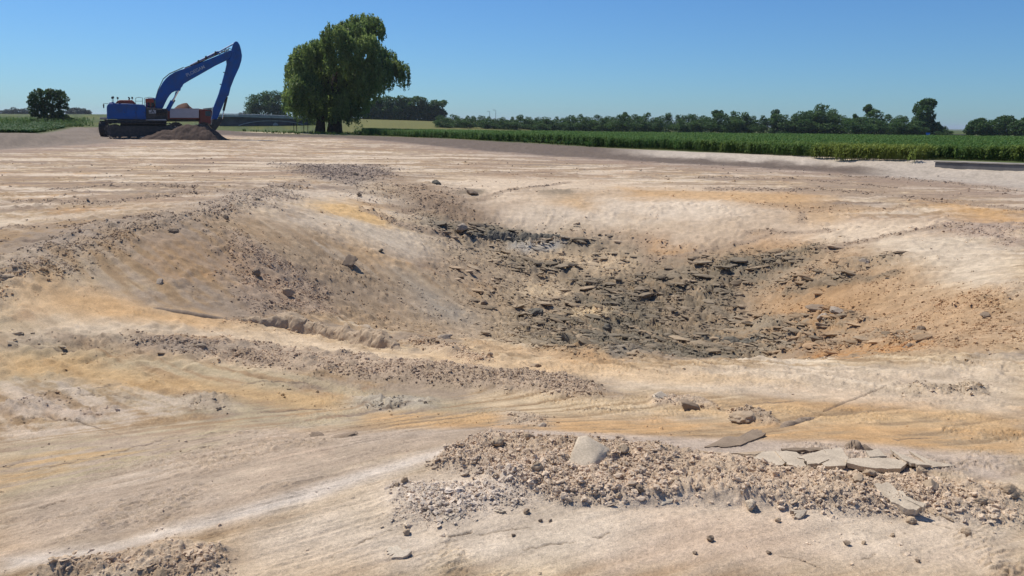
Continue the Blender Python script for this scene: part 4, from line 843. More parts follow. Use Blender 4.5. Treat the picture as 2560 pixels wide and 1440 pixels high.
# boom, cylinders, stick, bucket
boom = MB().prism(P_((768,915),(762,800),(790,715),(815,665),(850,605),(885,560),(932,518),(995,482),(1062,455),(1110,440),(1290,375),(1480,297),(1650,222),(1700,225),(1700,300),(1660,318),(1480,405),(1300,508),(1180,575),(1105,620),(1088,640),(1086,655),(1068,668),(1060,705),(1000,708),(960,728),(930,762),(905,800),(880,850),(850,915)), -.42, .42).build('boom', M_blue_p, ex, bevel=.05)
ang = math.atan2(E(1335,430)[1]-E(1150,520)[1], E(1335,430)[0]-E(1150,520)[0])
text('PLOEGAM', 0, 0, 0, 0, -.44, 'boom_lettering', boom, M_letter, .46, slant=ang, center=E(1240, 472))
def cyl(name, a, b, r, y, mat, parent=ex, n=12): return MB().tube([(E(*a)[0], y, E(*a)[1]), (E(*b)[0], y, E(*b)[1])], r, n).build(name, mat, parent, smooth=False)
cyl('stick_cylinder_barrel', (1185,408), (1520,240), .15, 0, M_blue_p); cyl('stick_cylinder_rod', (1515,243), (1712,135), .075, 0, M_chrome)
for (x, y) in ((1190, 405), (1275, 350), (1365, 300), (1480, 245)): MB().prism(P_((x-14,y+30),(x-8,y-10),(x+10,y-14),(x+16,y+26)), -.24, .24).build('pipe_bracket', M_blk, ex)
for yd in (-.3, .3):
    cyl('boom_pipe', (1110,432), (1300,358), .04, yd, M_blk); cyl('boom_pipe', (1300,358), (1640,212), .04, yd, M_blk)
for k, yd in enumerate((-.36, .36)):
    q = [E(775, 800), E(803, 705), E(866, 570), E(940, 508), E(1110, 432)]; MB().tube([(u-.08, yd, v+.06) for u, v in q], .035, 6).build('boom_pipe', M_blk, ex)
for q0 in ((1530,270),(1570,245),(1610,235)):
    p0, p1 = E(*q0), E(q0[0]+70, q0[1]-25); MB().tube([(p0[0], 0, p0[1]), ((p0[0]+p1[0])/2, .1, p0[1]+.35), (p1[0], 0, p1[1])], .045, 6).build('hose', M_blk, ex)
for yd in (-.72, .72):
    cyl('boom_cylinder_barrel', (905,940), (965,830), .20, yd, M_blue_p); cyl('boom_cylinder_rod', (965,832), (1035,705), .085, yd, M_chrome)
cyl('boom_cylinder_barrel', (930,900), (985,812), .16, 0, M_blk)
cyl('boom_cylinder_rod', (975,840), (1012,712), .06, 0, M_blk)
MB().prism(P_((1700,128),(1720,114),(1745,120),(1768,155),(1784,210),(1797,285),(1790,345),(1765,425),(1705,555),(1662,665),(1638,765),(1612,782),(1600,800),(1560,905),(1520,1000),(1500,1050),(1436,1050),(1452,915),(1462,890),(1518,745),(1555,620),(1600,455),(1616,385),(1612,342),(1655,318),(1676,200)), -.34, .34).build('stick', M_blue_p, ex, bevel=.04)
MB().prism(P_((1655,318),(1676,240),(1700,238),(1715,300),(1700,350),(1660,372),(1625,365)), -.5, .5).build('stick_pivot_plate', M_blue_p, ex, bevel=.03)
cyl('bucket_cylinder_barrel', (1618,778), (1578,945), .12, 0, M_blk); cyl('bucket_cylinder_rod', (1580,940), (1562,1045), .06, 0, M_chrome)
for (x, y) in ((1580, 482), (1540, 625)): MB().prism(P_((x-6,y-4),(x+25,y+4),(x+22,y+14),(x-6,y+6)), -.05, .05).build('bracket', M_blk, ex)
MB().tube([(E(1450,900)[0], -.3, E(1450,900)[1]), (E(1440,990)[0], -.32, E(1440,990)[1]), (E(1425,1060)[0], -.32, E(1425,1060)[1])], .035, 6).build('hose', M_plate, ex)
MB().prism(P_((1500,1045),(1562,1035),(1568,1060),(1540,1085),(1500,1075)), -.2, .2).build('bucket_link', M_blk, ex)
bk = MB(); prof = P_((1438,1045),(1505,1050),(1548,1075),(1530,1110),(1500,1150),(1470,1192),(1440,1165),(1405,1120),(1392,1100),(1430,1108)); bk.prism(prof, -.75, .75); bk.build('bucket', M_blk, ex, bevel=.04)
for k in range(5):
    p0, p1 = E(1468, 1188), E(1450, 1205); y = -.66+.33*k; MB().tube([(p0[0], y, p0[1]), (p1[0], y, p1[1])], [.06, .02], 5).build('bucket_tooth', M_track, ex)
# ------------------------------------------------------------------ the tipper behind it
ft_ = Frame(fe.b+fe.n*6.0); ft_.b.z = hz(ft_.b.x, ft_.b.y); tp = ft_.empty('tipper_truck'); tag(tp, 'tipper truck with white side panel and rust-red front, standing behind the blue excavator', 'truck')
T = lambda *pts: [ft_(230+x/4.8, 80+y/4.8) for x, y in pts]
MB().prism(T((330,925),(1282,925),(1282,1045),(330,1045)), 0, 2.3).build('dump_body', M_rust, tp, bevel=.04)
MB().prism(T((935,928),(1282,928),(1282,1030),(935,1030)), -.06, -.005).build('side_panel', M_white, tp, bevel=.02)
MB().prism(T((330,918),(1290,918),(1290,927),(330,927)), -.10, .02).build('top_rail', M_white, tp)
MB().prism(T((1288,922),(1440,935),(1442,1085),(1420,1110),(1290,1110)), .05, 2.2).build('cab', M_rust, tp, bevel=.08)
MB().prism(T((1340,915),(1440,905),(1446,936),(1344,934)), .2, 2.0).build('roof_visor', paint('pale_green_visor', (.30,.36,.30), .5, .2, 2), tp, bevel=.03)
MB().prism(T((1360,950),(1425,952),(1428,1010),(1362,1005)), .02, .05).build('window', M_glass, tp)
MB().tube([(T((1450,900))[0][0], 0, T((1450,900))[0][1]), (T((1436,1050))[0][0], 0, T((1436,1050))[0][1])], .05, 6).build('mirror_arm', M_white, tp)
MB().prism(T((300,1045),(1400,1045),(1400,1075),(300,1075)), .4, 1.9).build('chassis', M_blk, tp)
fm_ = T((92,1050),(98,1022),(180,1022),(188,1052)); MB().prism(fm_, -.4, .4).build('mudguard', M_beige, tp, bevel=.03)
MB().prism(T((150,1050),(420,1052),(420,1075),(150,1075)), -.1, 1.9).build('rear_frame', M_blk, tp)
rW = .80
def wheel(cx, y, rot=0.0):
    c = T((cx, 1120))[0]; w = empty('wheel', (c[0], y, rW)); w.parent = tp; w.rotation_euler = (0, 0, rot)
    MB().cyl((0, 0), rW, -.36, .36, 28).build('tyre', M_rubber, w, bevel=.08); MB().cyl((0, 0), .38, -.39, -.36, 16).build('rim', M_beige, w)
    for k in range(16):
        a_ = k*math.pi/8; tb_ = MB().box(-.05, .05, -.34, .34, rW-.01, rW+.04).build('tread_block', M_rubber, w); tb_.rotation_euler = (0, a_, 0)
wheel(140, .0, R(80))
for cx in (420, 800, 1010, 1350): wheel(cx, .3)
# ------------------------------------------------------------------ heaps of soil
M_dsoil = soil_mat('dark_topsoil', col=(.11,.076,.058), grain=14, bump=.8, dist=.05)
M_rsoil = soil_mat('brown_soil', col=(.17,.095,.065), grain=14, bump=.8, dist=.05)
def heap(name, label, frame, prof, depth, mat, y0=0.0, seed=3, amp=.12, cat='soil heap', nx=150, ny=46):
    xs = np.array([p[0] for p in prof]); zs = np.array([p[1] for p in prof]); o = frame.empty(name); tag(o, label, cat)
    U = np.linspace(xs[0], xs[-1], nx); Vv = np.linspace(-1, 1, ny); UU, VV = np.meshgrid(U, Vv); prof_z = np.interp(UU, xs, zs)
    base = zs.min(); hh = prof_z-base
    Z = base+hh*(1-np.abs(VV)**1.35) + amp*fbm(UU, VV*depth+seed, 1.1, 5, seed, .6)*np.minimum(hh, 1)*1.2-.03; Yv = VV*depth*(.45+.55*hh/hh.max())+y0
    V_ = np.stack([UU, Yv, Z], -1).reshape(-1, 3); ii = np.arange(nx*ny).reshape(ny, nx); F_ = np.stack([ii[:-1, :-1], ii[:-1, 1:], ii[1:, 1:], ii[1:, :-1]], -1).reshape(-1, 4)
    link(bpy.data.objects.new('soil', mesh_np('soil', V_, F_, mat, True)), o); return o
fh = Frame(fe.b-fe.n*3.6); fh.b.z = hz(fh.b.x, fh.b.y)
Hh = lambda *pts: [fh(230+x/4.8, 80+y/4.8) for x, y in pts]
pr_ = Hh((540,1290),(640,1250),(800,1200),(900,1172),(1000,1145),(1075,1122),(1130,1112),(1230,1108),(1360,1112),(1430,1150),(1500,1200),(1600,1268),(1660,1290),(1760,1300),(1860,1322),(1960,1332))
heap('soil_heap', 'long dark heap of topsoil in front of the excavator tracks, under its bucket', fh, pr_, 2.3, M_dsoil, seed=4, amp=.22)
fb_ = Frame(ft_.b); pr2 = [ft_(230+x/4.8, 80+y/4.8, 1.2) for x, y in ((955,935),(985,915),(1030,872),(1075,855),(1105,845),(1140,845),(1168,880),(1215,918),(1240,925),(1280,935))]
hp = heap('soil_heap', 'pointed heap of brown soil loaded in the tipper body', fb_, pr2, 1.1, M_rsoil, y0=1.2, seed=8, amp=.12, nx=50, ny=24)
# ------------------------------------------------------------------ bridge, lamp posts, beam
M_conc = paint('weathered_concrete', (.42,.43,.42), .85, .25, .6, bump=.2)
M_cdark = paint('dark_concrete', (.09,.095,.10), .9, .3, .5, bump=.2)  # plain dark grey, for the wall under the deck and the skyline rail
M_galv = paint('galvanised_steel', (.40,.43,.44), .5, .2, 1)
fbr = Frame(at_r(690, 321, 250)); br = fbr.empty('bridge'); tag(br, 'low grey concrete bridge with pale guard rail and dark arch, left of the willow', 'bridge')
Bp = lambda *pts: [fbr(*p) for p in pts]
MB().prism(Bp((540,288.5),(600,289),(740,294),(800,298),(800,300.5),(740,297),(600,292.5),(540,292)), -1, 8).build('deck', M_conc, br)
MB().prism(Bp((545,292),(600,292.5),(740,297),(800,300.5),(800,326),(545,326)), .6, 7).build('abutment_wall', M_cdark, br)
arc = [fbr(655+90*(-math.cos(math.pi*k/14))*1.0+25, 322-20*math.sin(math.pi*k/14)) for k in range(15)]
MB().tube([(u, .35, v) for u, v in arc], .14, 8).build('arch_rib', M_conc, br)
pc = fbr(689, 313); MB().cyl((pc[0], pc[1]), .75, .3, .6, 20).build('pipe_mouth', M_conc, br)
for dy in (0, 2.6):
    g_ = MB(); q = Bp((540,285+dy),(600,285.2+dy),(740,290.5+dy),(800,294.5+dy)); g_.tube([(u, -1.0, v) for u, v in q], .12, 6); g_.build('guard_rail', M_galv, br)
for i in range(26):
    x = 543+i*10; y = np.interp(x, [540, 600, 740, 800], [288.5, 289, 294, 298]); u, v = fbr(x, y); MB().box(u-.06, u+.06, -1.05, -.93, v-.1, v+.62).build('rail_post', M_galv, br)
for x, top, lab in ((1224, 279, 'shorter left one of two thin lamp posts above the tree line'), (1239, 276, 'taller right one of two thin lamp posts above the tree line')):
    f = Frame(at_r(x, 326, 300)); o = f.empty('lamp_post'); tag(o, lab, 'lamp post', 'lamp posts above the tree line'); _, v = f(x, top)
    MB().tube([(0, 0, 0), (0, 0, v)], [.13, .07], 8).build('pole', M_galv, o); MB().tube([(0, 0, v), (-.5, 0, v+.12)], .06, 6).build('arm', M_galv, o); MB().box(-1.1, -.5, -.15, .15, v+.06, v+.2).build('lamp_head', M_galv, o, bevel=.03)
fg_ = Frame(at_r(2385, 340, 262)); o = fg_.empty('guard_rail'); tag(o, 'thin dark guard rail on the skyline in the gap between tree groups, right', 'guard rail')
q = [fg_(2352, 336.3), fg_(2425, 337.6)]; MB().tube([(u, 0, v) for u, v in q], .16, 6).build('rail', M_cdark, o)
for i in range(8):
    u = q[0][0]+(q[1][0]-q[0][0])*i/7; v = q[0][1]+(q[1][1]-q[0][1])*i/7; MB().box(u-.07, u+.07, .1, .25, v-1.4, v).build('rail_post', M_cdark, o)
fs_ = Frame(at_r(2320, 340, 240)); o = fs_.empty('sign_board'); tag(o, 'small bright blue board at the foot of the tallest tree of the tree line', 'sign')
q = [fs_(*p) for p in ((2315,331.5),(2325,331.5),(2325,338.5),(2315,338.5))]; MB().prism(q, 0, .06).build('board', paint('blue_board', (.02,.16,.62), .5, .1, 2), o); MB().box(-.05, .05, .07, .15, -1, q[0][1]).build('post', M_galv, o)
# the long low slab at the right edge of the maize
b0, b1 = G(2336, 417), G(2600, 427); fsl = Frame((b0+b1)*.5); o = empty('concrete_beam', b0, math.atan2((b1-b0).y, (b1-b0).x)); tag(o, 'long flat grey beam with dark side between the maize and the pale bank', 'beam')
LB = math.hypot((b1-b0).x, (b1-b0).y); dzb = b1.z-b0.z; hb = 10*b0.length/FPX
def beam(z0, z1, y0, y1, x0=0): return MB().add([(x0, y0, z0), (LB, y0, z0+dzb), (LB, y0, z1+dzb), (x0, y0, z1), (x0, y1, z0), (LB, y1, z0+dzb), (LB, y1, z1+dzb), (x0, y1, z1)], [(0,1,2,3), (4,5,6,7), (0,1,5,4), (3,2,6,7), (0,3,7,4), (1,2,6,5)])
beam(-.35, hb, 0, .9).build('beam_body', paint('grey_beam', (.16,.15,.145), .9, .25, 1.2, bump=.3), o, bevel=.03)
beam(hb+.003, hb+.05, -.04, .94, -.04).build('pale_top', paint('pale_top', (.36,.32,.27), .95, .25, 2, bump=.3), o)  # thin separate cap, paler than the beam body
for i, x in enumerate((735, 742, 760, 770)):
    p = G(x, 331); f = Frame(p); o = f.empty('fence_post'); tag(o, ORD[i]+' thin fence post from the left at the foot of the willow', 'post', 'fence posts beside the willow'); MB().tube([(0, 0, -.1), (0, 0, 1.25)], .05, 6).build('post', M_bark, o)
# ------------------------------------------------------------------ clods, blocks and slabs that can be told apart
M_cl = {k_: soil_mat('clay_'+k_, col=(c_[0], c_[1]*.965, c_[2]*.93), grain=90, bump=.6, dist=.004) for k_, c_ in {'pale': (.58,.50,.39), 'tan': (.44,.34,.235), 'grey': (.40,.335,.265), 'dark': (.17,.155,.125), 'brown': (.28,.215,.155), 'slab': (.54,.455,.345)}.items()}
CM = {}
def clod(px, py, size, label, tone='tan', flat=.75, group=None, wide=1.0, sub=4, chop=6, rough=.3, name='clod', sink=.35, cat='clod', seed=None):
    """a lump of clay resting at this spot of the ground, size in photograph pixels"""
    p = G(px, py+size*.25); s = size*.5*p.length/FPX
    key = (seed if seed is not None else (int(px)*7+int(py)) % 997, sub)
    me = clod_mesh(name, key[0], sub, flat, rough, M_cl[tone], True, chop)
    if size > 26 or sub >= 4:
        n = len(me.vertices); co = np.zeros(n*3); me.vertices.foreach_get('co', co); co = co.reshape(-1, 3)
        k = 1+.16*fbm(co[:, 0]*2.6+co[:, 2]*2, co[:, 1]*2.6-co[:, 2]*2, 1, 5, key[0] % 60, .72); co *= k[:, None]; me.vertices.foreach_set('co', co.ravel())
    o = link(bpy.data.objects.new(name, me)); z = hz(p.x, p.y); o.location = (p.x, p.y, z+s*flat*(1-sink)*.85); o.scale = (s*wide, s*wide*.85, s)
    o.rotation_euler = (RNG.uniform(-.3, .3), RNG.uniform(-.3, .3), RNG.uniform(-.5, .5) if wide > 1.2 else RNG.uniform(0, 6.28)); tag(o, label, cat, group); return o
# big pale block
fB = Frame(G(1478, 1178)); fB.b.z = h0(fB.b.x, fB.b.y)[0]+.012
bm = bmesh.new()
for px, py, dy in ((1444,1090,.13),(1466,1088,.14),(1502,1108,.12),(1416,1158,-.05),(1424,1166,-.07),(1474,1176,-.10),(1484,1158,-.07),(1498,1130,.03),(1528,1126,.12),(1535,1150,.10),(1532,1172,.04),(1512,1183,-.02),(1450,1150,.24),(1520,1150,.24),(1474,1098,.18),(1450,1172,-.08)):
    u, v = fB(px, py, dy); bm.verts.new((u, dy, v))
bmesh.ops.convex_hull(bm, input=bm.verts[:]); bmesh.ops.delete(bm, geom=[v for v in bm.verts if not v.link_faces], context='VERTS')
bmesh.ops.triangulate(bm, faces=bm.faces[:]); bmesh.ops.subdivide_edges(bm, edges=bm.edges[:], cuts=7, use_grid_fill=True)
for _ in range(1): bmesh.ops.smooth_vert(bm, verts=bm.verts[:], factor=.5, use_axis_x=True, use_axis_y=True, use_axis_z=True)
co = np.array([v.co[:] for v in bm.verts]); nn = fbm(co[:, 0]+co[:, 1], co[:, 2]-co[:, 1], .05, 4, 88, .6); dark_side = sstep(.035, .07, co[:, 0])
for v, k, ds in zip(bm.verts, nn, dark_side): v.co += v.normal*float(k)*(.0025+.012*float(ds))
me = bpy.data.meshes.new('clay_block'); bm.to_mesh(me); bm.free(); me.materials.append(M_cl['slab'])
for p in me.polygons: p.use_smooth = True
o = link(bpy.data.objects.new('clay_block', me)); o.location = fB.b; o.rotation_euler = (0, 0, fB.rz); tag(o, 'big pale block of clay with a smooth slanted face on the foreground clods', 'clay block')
CG = 'small loose clods on the pale ground in the foreground'
for px, py, s, tone, lab in (
 (993,1222,18,'grey','left of two small clods side by side on pale ground left of the rubble'), (1012,1215,22,'grey','right of two small clods side by side on pale ground left of the rubble'),
 (1240,1206,20,'grey','small upright clod at the lower edge of the rubble, below the left berm'), (1318,1277,24,'brown','dark rounded clod resting on cracked pale flakes below the berm'), (1350,1300,14,'brown','left one of two tiny clods below the berm, under the dark rounded one'),
 (1376,1299,14,'brown','right one of two tiny clods below the berm, under the dark rounded one'), (1283,1339,15,'brown','single tiny clod on bare pale ground in the lower middle'), (1018,1330,26,'grey','grey lump at the left end of a crack in the lower middle'),
 (1774,1344,27,'brown','upright dark clod standing alone on rusty tinted ground, lower right of centre'), (1737,1381,14,'brown','tiny dark clod below and left of the upright dark clod'), (1945,1298,19,'tan','round clod below the rubble, right of the rusty tinted ground'),
 (2445,1276,38,'grey','chunky grey clod with a shaded right end at the right part of the berm'), (2415,1337,24,'tan','flat-bottomed clod lying apart at the lower right'), (2230,1337,15,'grey','small pointed clod on speckled ground below the tilted slab'),
 (2118,1358,19,'brown','dark round clod casting a short shadow on the open ground right of centre'), (2160,1357,14,'tan','small crumb just right of the dark round clod on open ground'), (2293,1403,15,'brown','dark cube-like clod near the lower right corner'),
 (1922,1379,15,'brown','small dark clod near the bottom, left of the scraped streak'), (2275,1298,27,'grey','upright grey clod at the lower edge of the berm beneath the tilted slab'), (2323,1242,42,'tan','hollow tan clod above the right end of the tilted slab'),
 (2520,1246,38,'grey','grey lump beside a thin plate at the right end of the berm'), (1878,1262,40,'slab','rounded boulder-like clod at the lower edge of the berm, under the curled plates'), (1548,1252,20,'tan','small clod on the lower edge of the rubble under the big pale block'),
 (1437,1243,19,'tan','small clod on the lower rubble edge, left of centre'), (1245,1130,44,'tan','broad lump in the left crest of the clod berm'), (1340,1200,42,'grey','pair-shaped flat lump inside the berm left of the big block'), (1556,1148,36,'grey','rough lump touching the right side of the big pale block'),
 (1325,1118,30,'tan','lump at the back edge of the berm left of the big block'), (2170,1205,30,'tan','lump in the back edge of the berm under the cracked crust'), (2300,1205,34,'tan','crumbly lump at the back edge of the berm, right part'), (2425,1215,22,'tan','pointed crumb standing at the back edge near the right end'),
 (1690,1225,26,'grey','grey clod inside the berm below its middle'), (1600,1240,30,'brown','dark clod in the shadowed lower middle of the berm'), (2140,1230,30,'tan','clod in the middle of the right half of the berm')):
    clod(px, py, s*.9, lab, 'tan' if tone == 'grey' else tone, .8, CG if s < 28 else None, 1.0, chop=3, rough=.5)
for px, py, s, tone, wd, fl, lab in (
 (875,657,48,'brown',1.0,.75,'rough dark clump lying alone on the smooth left slope of the pit'), (436,581,20,'brown',1.2,.6,'dark flat stone-like clod just below the left rim of the pit'), (565,547,16,'brown',1,.9,'dark upright clod on the left rim, near its dark rubble'),
 (898,490,14,'brown',1,.8,'small dark clod above the orange streak on the far left slope'), (1156,584,34,'grey',1.1,.6,'angular block with a pale top at the dark upper edge of the pit floor'), (1180,478,30,'brown',1.2,.5,'dark clump at the far rim of the pit'),
 (720,792,48,'tan',1.5,.5,'tan flat lump lying just above the clay ridge on the left slope'), (1336,794,38,'dark',1.2,.6,'dark angular boulder of clay in the pit floor by a rusty patch'), (1516,840,32,'dark',1,.9,'rounded dark boulder low in the pit near its front edge'),
 (2055,806,24,'grey',1.2,.7,'dark clod on the right slope of the pit, above layered grey clay'), (2301,829,20,'brown',1,.9,'round brown clod on the right slope just above its lower rubble'), (2160,662,20,'grey',1.2,.6,'grey clod with dark right side high on the right slope'),
 (1210,762,22,'brown',1.0,.8,'small brown clod on pale sand at the left part of the pit floor'), (2038,773,30,'brown',1.6,.5,'long dark sliver of clay on the brown right slope'), (400,706,18,'grey',1.2,.6,'small grey lump below the left rim rubble'),
 (952,628,14,'dark',1,.8,'tiny dark clod on the pale upper left slope'), (430,900,0,'tan',1,.8,None), (862,1081,38,'brown',1.9,.35,'elongated dark fragment lying on the smooth pinkish slope'), (794,1084,20,'brown',1.9,.3,'small dark sliver left of the elongated fragment'),
 (1340,915,26,'tan',1.3,.6,'pale tan lump at the right end of the short rubble line'), (1225,895,18,'tan',1,.9,'upright tan clod in the short rubble line before the pit'), (1650,998,36,'pale',1.2,.6,'pale lump with dark shadow in the rubble right of centre'), (1720,1015,44,'brown',1.4,.6,'brown clump at the end of the middle rubble line'),
 (1860,1042,50,'tan',1.5,.55,'jagged tan clump on the terrace, beside a line of crumbs'), (1355,1068,16,'grey',1.3,.7,'small grey stone-like clod on the pinkish edge behind the berm'), (890,437,16,'brown',1.2,.6,'brown clod on the flat ground beyond the pit, near its dark rubble'), (1092,455,18,'dark',1.4,.6,'small dark clod beyond the far left rim'),
 (2465,790,22,'brown',1.1,.7,'brown clod in the rubble of the right slope, near the edge of the view'), (2090,795,24,'grey',1.3,.6,'grey clod among layered clay on the right slope'), (1110,842,26,'grey',1.4,.5,'grey flake-like clod left of the pit floor, by the ridge end'), (640,690,24,'brown',1.0,.8,'brown lump in the middle of the left slope rubble'),
 (720,738,26,'tan',1.0,.8,'tan lump at the lower end of the left slope rubble'), (20,705,22,'tan',1.3,.6,'grey jagged lump at the left edge of the view on the rim rubble'), (640,505,16,'brown',1.1,.8,'dark clod in the rubble on the left rim'), (2300,1010,0,'tan',1,.8,None)):
    if lab: clod(px, py, s, lab, tone, fl, None, wd, chop=3, rough=.5)
SG = 'plates of the cracked clay crust behind the berm'
def slab(label, pts, thick, tone='slab', name='clay_plate', group=None, lift=None, cat='clay plate', edge=.006, seed=1):
    """a plate of dried clay; pts = (px, py, height of its top above the ground in m)"""
    rnd = random.Random(seed); Q = []; lift = (.012 if group == SG else -.004) if lift is None else lift
    if seed >= 12 and seed != 14 and group is None: pts = [(x_, y_, h_*.55) for x_, y_, h_ in pts]
    n = len(pts)
    for i in range(n):
        a_, b2 = pts[i], pts[(i+1) % n]
        for t in (0, .25, .5, .75):
            px = a_[0]+(b2[0]-a_[0])*t; py = a_[1]+(b2[1]-a_[1])*t; g = G(px, py); h_ = a_[2]+(b2[2]-a_[2])*t
            j = edge*rnd.uniform(-1, 1)*(1 if t else .3); dd = ray(px, py); tt = (g.z+h_-EYE)/dd.z; Q.append(Vector((dd.x*tt+j*1.5, dd.y*tt+j*2, g.z+h_+lift+rnd.uniform(-.003, .003))))
    QA = np.array([q[:] for q in Q]); cf = np.linalg.lstsq(np.c_[QA[:, :2]-QA[:, :2].mean(0), np.ones(len(QA))], QA[:, 2], rcond=None)[0]
    for q, z_ in zip(Q, np.c_[QA[:, :2]-QA[:, :2].mean(0), np.ones(len(QA))]@cf): q.z = q.z*.15+z_*.85
    c = sum(Q, Vector())/len(Q); mb = MB(); m_ = len(Q); top = [q-c for q in Q]; inn = [q*.62+Vector((0, 0, .001)) for q in top]; bot = [q*.97-Vector((0, 0, thick)) for q in top]
    vs = top+inn+[Vector((0, 0, .001))]+bot; fs = []
    for i in range(m_):
        k = (i+1) % m_; fs += [(i, k, m_+k, m_+i), (m_+i, m_+k, 2*m_), (k, i, 2*m_+1+i, 2*m_+1+k)]
    fs.append(tuple(2*m_+1+i for i in range(m_))); mb.add(vs, fs); o = mb.build(name, M_cl[tone]); o.location = c; tag(o, label, cat, group); return o
K = lambda pts: [(1700+x/2.977, 960+y/2.977, h) for x, y, h in pts]
slab('leftmost plate of the cracked clay crust, beside the curled plates', K([(590,520,.02),(700,512,.02),(780,600,.015),(760,615,.015),(600,606,.01),(540,560,.01)]), .02, group=SG, seed=1)
slab('plate of the cracked crust just right of its leftmost one, with a stepped front edge', K([(705,508,.03),(865,520,.03),(918,570,.02),(938,625,.02),(870,632,.02),(798,618,.015),(778,595,.015)]), .022, group=SG, seed=2)
slab('middle plate of the cracked crust with a dark notch below it', K([(872,555,.035),(1060,503,.035),(1108,575,.03),(1030,606,.03),(950,614,.025),(924,576,.025)]), .025, group=SG, seed=3)
slab('tall plate of the cracked crust with scratch marks, left of the wide one', K([(1065,500,.04),(1200,488,.04),(1252,560,.03),(1228,625,.02),(1062,632,.02),(1052,604,.03),(1115,580,.03)]), .022, group=SG, seed=4)
slab('widest plate of the cracked crust, undercut along its front', K([(1240,575,.04),(1400,556,.045),(1600,568,.045),(1692,600,.035),(1642,642,.035),(1450,642,.035),(1242,602,.035)]), .028, group=SG, seed=5)
slab('tilted plate at the right of the cracked crust with a dark gap beneath', K([(1560,498,.03),(1700,545,.05),(1872,630,.012),(1765,612,.05),(1680,590,.05),(1600,532,.045)]), .02, group=SG, seed=6)
slab('thin last plate at the right end of the cracked crust', K([(1700,508,.02),(1800,555,.02),(1930,622,.012),(2050,618,.006),(1880,634,.01)]), .012, group=SG, seed=7)
slab('small round-cornered flake lying on top of the cracked crust', K([(1380,510,.06),(1480,498,.065),(1540,548,.05),(1410,555,.05)]), .02, group=SG, seed=8)
slab('flat plate fragment at the front of the cracked crust, half sunken', K([(1060,600,.015),(1200,596,.02),(1230,630,.008),(1070,634,.008)]), .012, group=SG, seed=9)
slab('narrow brown sliver along the back edge of the cracked crust', K([(750,494,.02),(930,486,.03),(1055,492,.03),(1055,508,.02),(880,506,.02),(760,502,.015)]), .015, 'brown', group=SG, seed=10)
slab('long curled plate standing on edge above the berm, left of the cracked crust', K([(130,490,.04),(240,478,.085),(440,476,.095),(560,500,.07),(640,500,.03),(560,556,.012),(420,548,.012),(260,540,.012),(150,520,.015)]), .03, 'tan', seed=11)
slab('thick curled plate tipped over the berm, its right end in shadow', K([(380,555,.06),(480,545,.085),(620,600,.07),(620,640,.03),(500,615,.03),(400,590,.03)]), .035, 'slab', seed=12)
slab('small shaded plate lying on the berm left of the thick curled one', K([(220,590,.05),(300,620,.06),(420,650,.05),(420,668,.04),(320,660,.04)]), .015, 'slab', seed=13)
slab('large tilted slab half buried in the right part of the berm', K([(1440,745,.09),(1560,730,.12),(1690,800,.12),(1810,880,.10),(1830,930,.06),(1740,930,.06),(1600,880,.06),(1500,820,.07)]), .03, 'slab', seed=14)
slab('darker tilted slab touching the lower right end of the large tilted one', K([(1820,925,.07),(1900,920,.09),(2010,980,.08),(2040,1020,.03),(1950,990,.04),(1850,955,.04)]), .03, 'tan', seed=15)
slab('small pale slab leaning at the lower edge of the berm', K([(820,930,.05),(950,920,.055),(940,945,.035),(900,985,.02),(850,985,.02),(870,955,.03)]), .02, 'slab', seed=16)
slab('pale upright flake in the berm right of centre', [(1636,1252,.02),(1660,1243,.05),(1684,1245,.045),(1678,1256,.02),(1650,1260,.01)], .014, 'pale', seed=17)
slab('flat pale flake in the left berm', [(1245,1168,.05),(1275,1163,.055),(1278,1175,.04),(1250,1178,.04)], .012, 'pale', seed=18)
slab('thin plate sticking out at the right end of the berm', [(2500,1250,.05),(2545,1252,.06),(2556,1264,.05),(2515,1262,.04)], .012, 'slab', seed=19)
K1 = lambda pts: [(960+x/3.2, 1040+y/3.2, h) for x, y, h in pts]
FG = 'broken pale flakes below the left end of the berm'
slab('oval pale flake at the bottom centre, on its own crust', K1([(30,1050,.012),(110,1035,.02),(215,1070,.025),(190,1105,.015),(90,1120,.008),(40,1095,.01)]), .015, 'pale', group=FG, seed=20)
slab('largest of the broken flakes below the left berm', K1([(370,800,.012),(500,758,.03),(560,780,.03),(500,815,.025),(400,835,.01)]), .02, 'pale', group=FG, seed=21)
slab('upper grey flake among the broken ones below the left berm', K1([(270,700,.012),(400,688,.03),(560,720,.03),(600,745,.02),(480,750,.015),(330,730,.01)]), .02, 'grey', group=FG, seed=22)
slab('small flake right of the broken group, under the berm', K1([(660,655,.012),(760,665,.02),(830,690,.02),(760,720,.01),(700,700,.01)]), .015, 'pale', group=FG, seed=23)
slab('lowest small flake of the broken group', K1([(480,835,.01),(600,800,.025),(650,770,.02),(600,830,.015),(520,850,.008)]), .015, 'pale', group=FG, seed=24)
slab('curved dark-edged flake beside the rounded clod below the berm', K1([(860,745,.012),(930,735,.03),(975,760,.02),(920,770,.008)]), .014, 'slab', group=FG, seed=25)
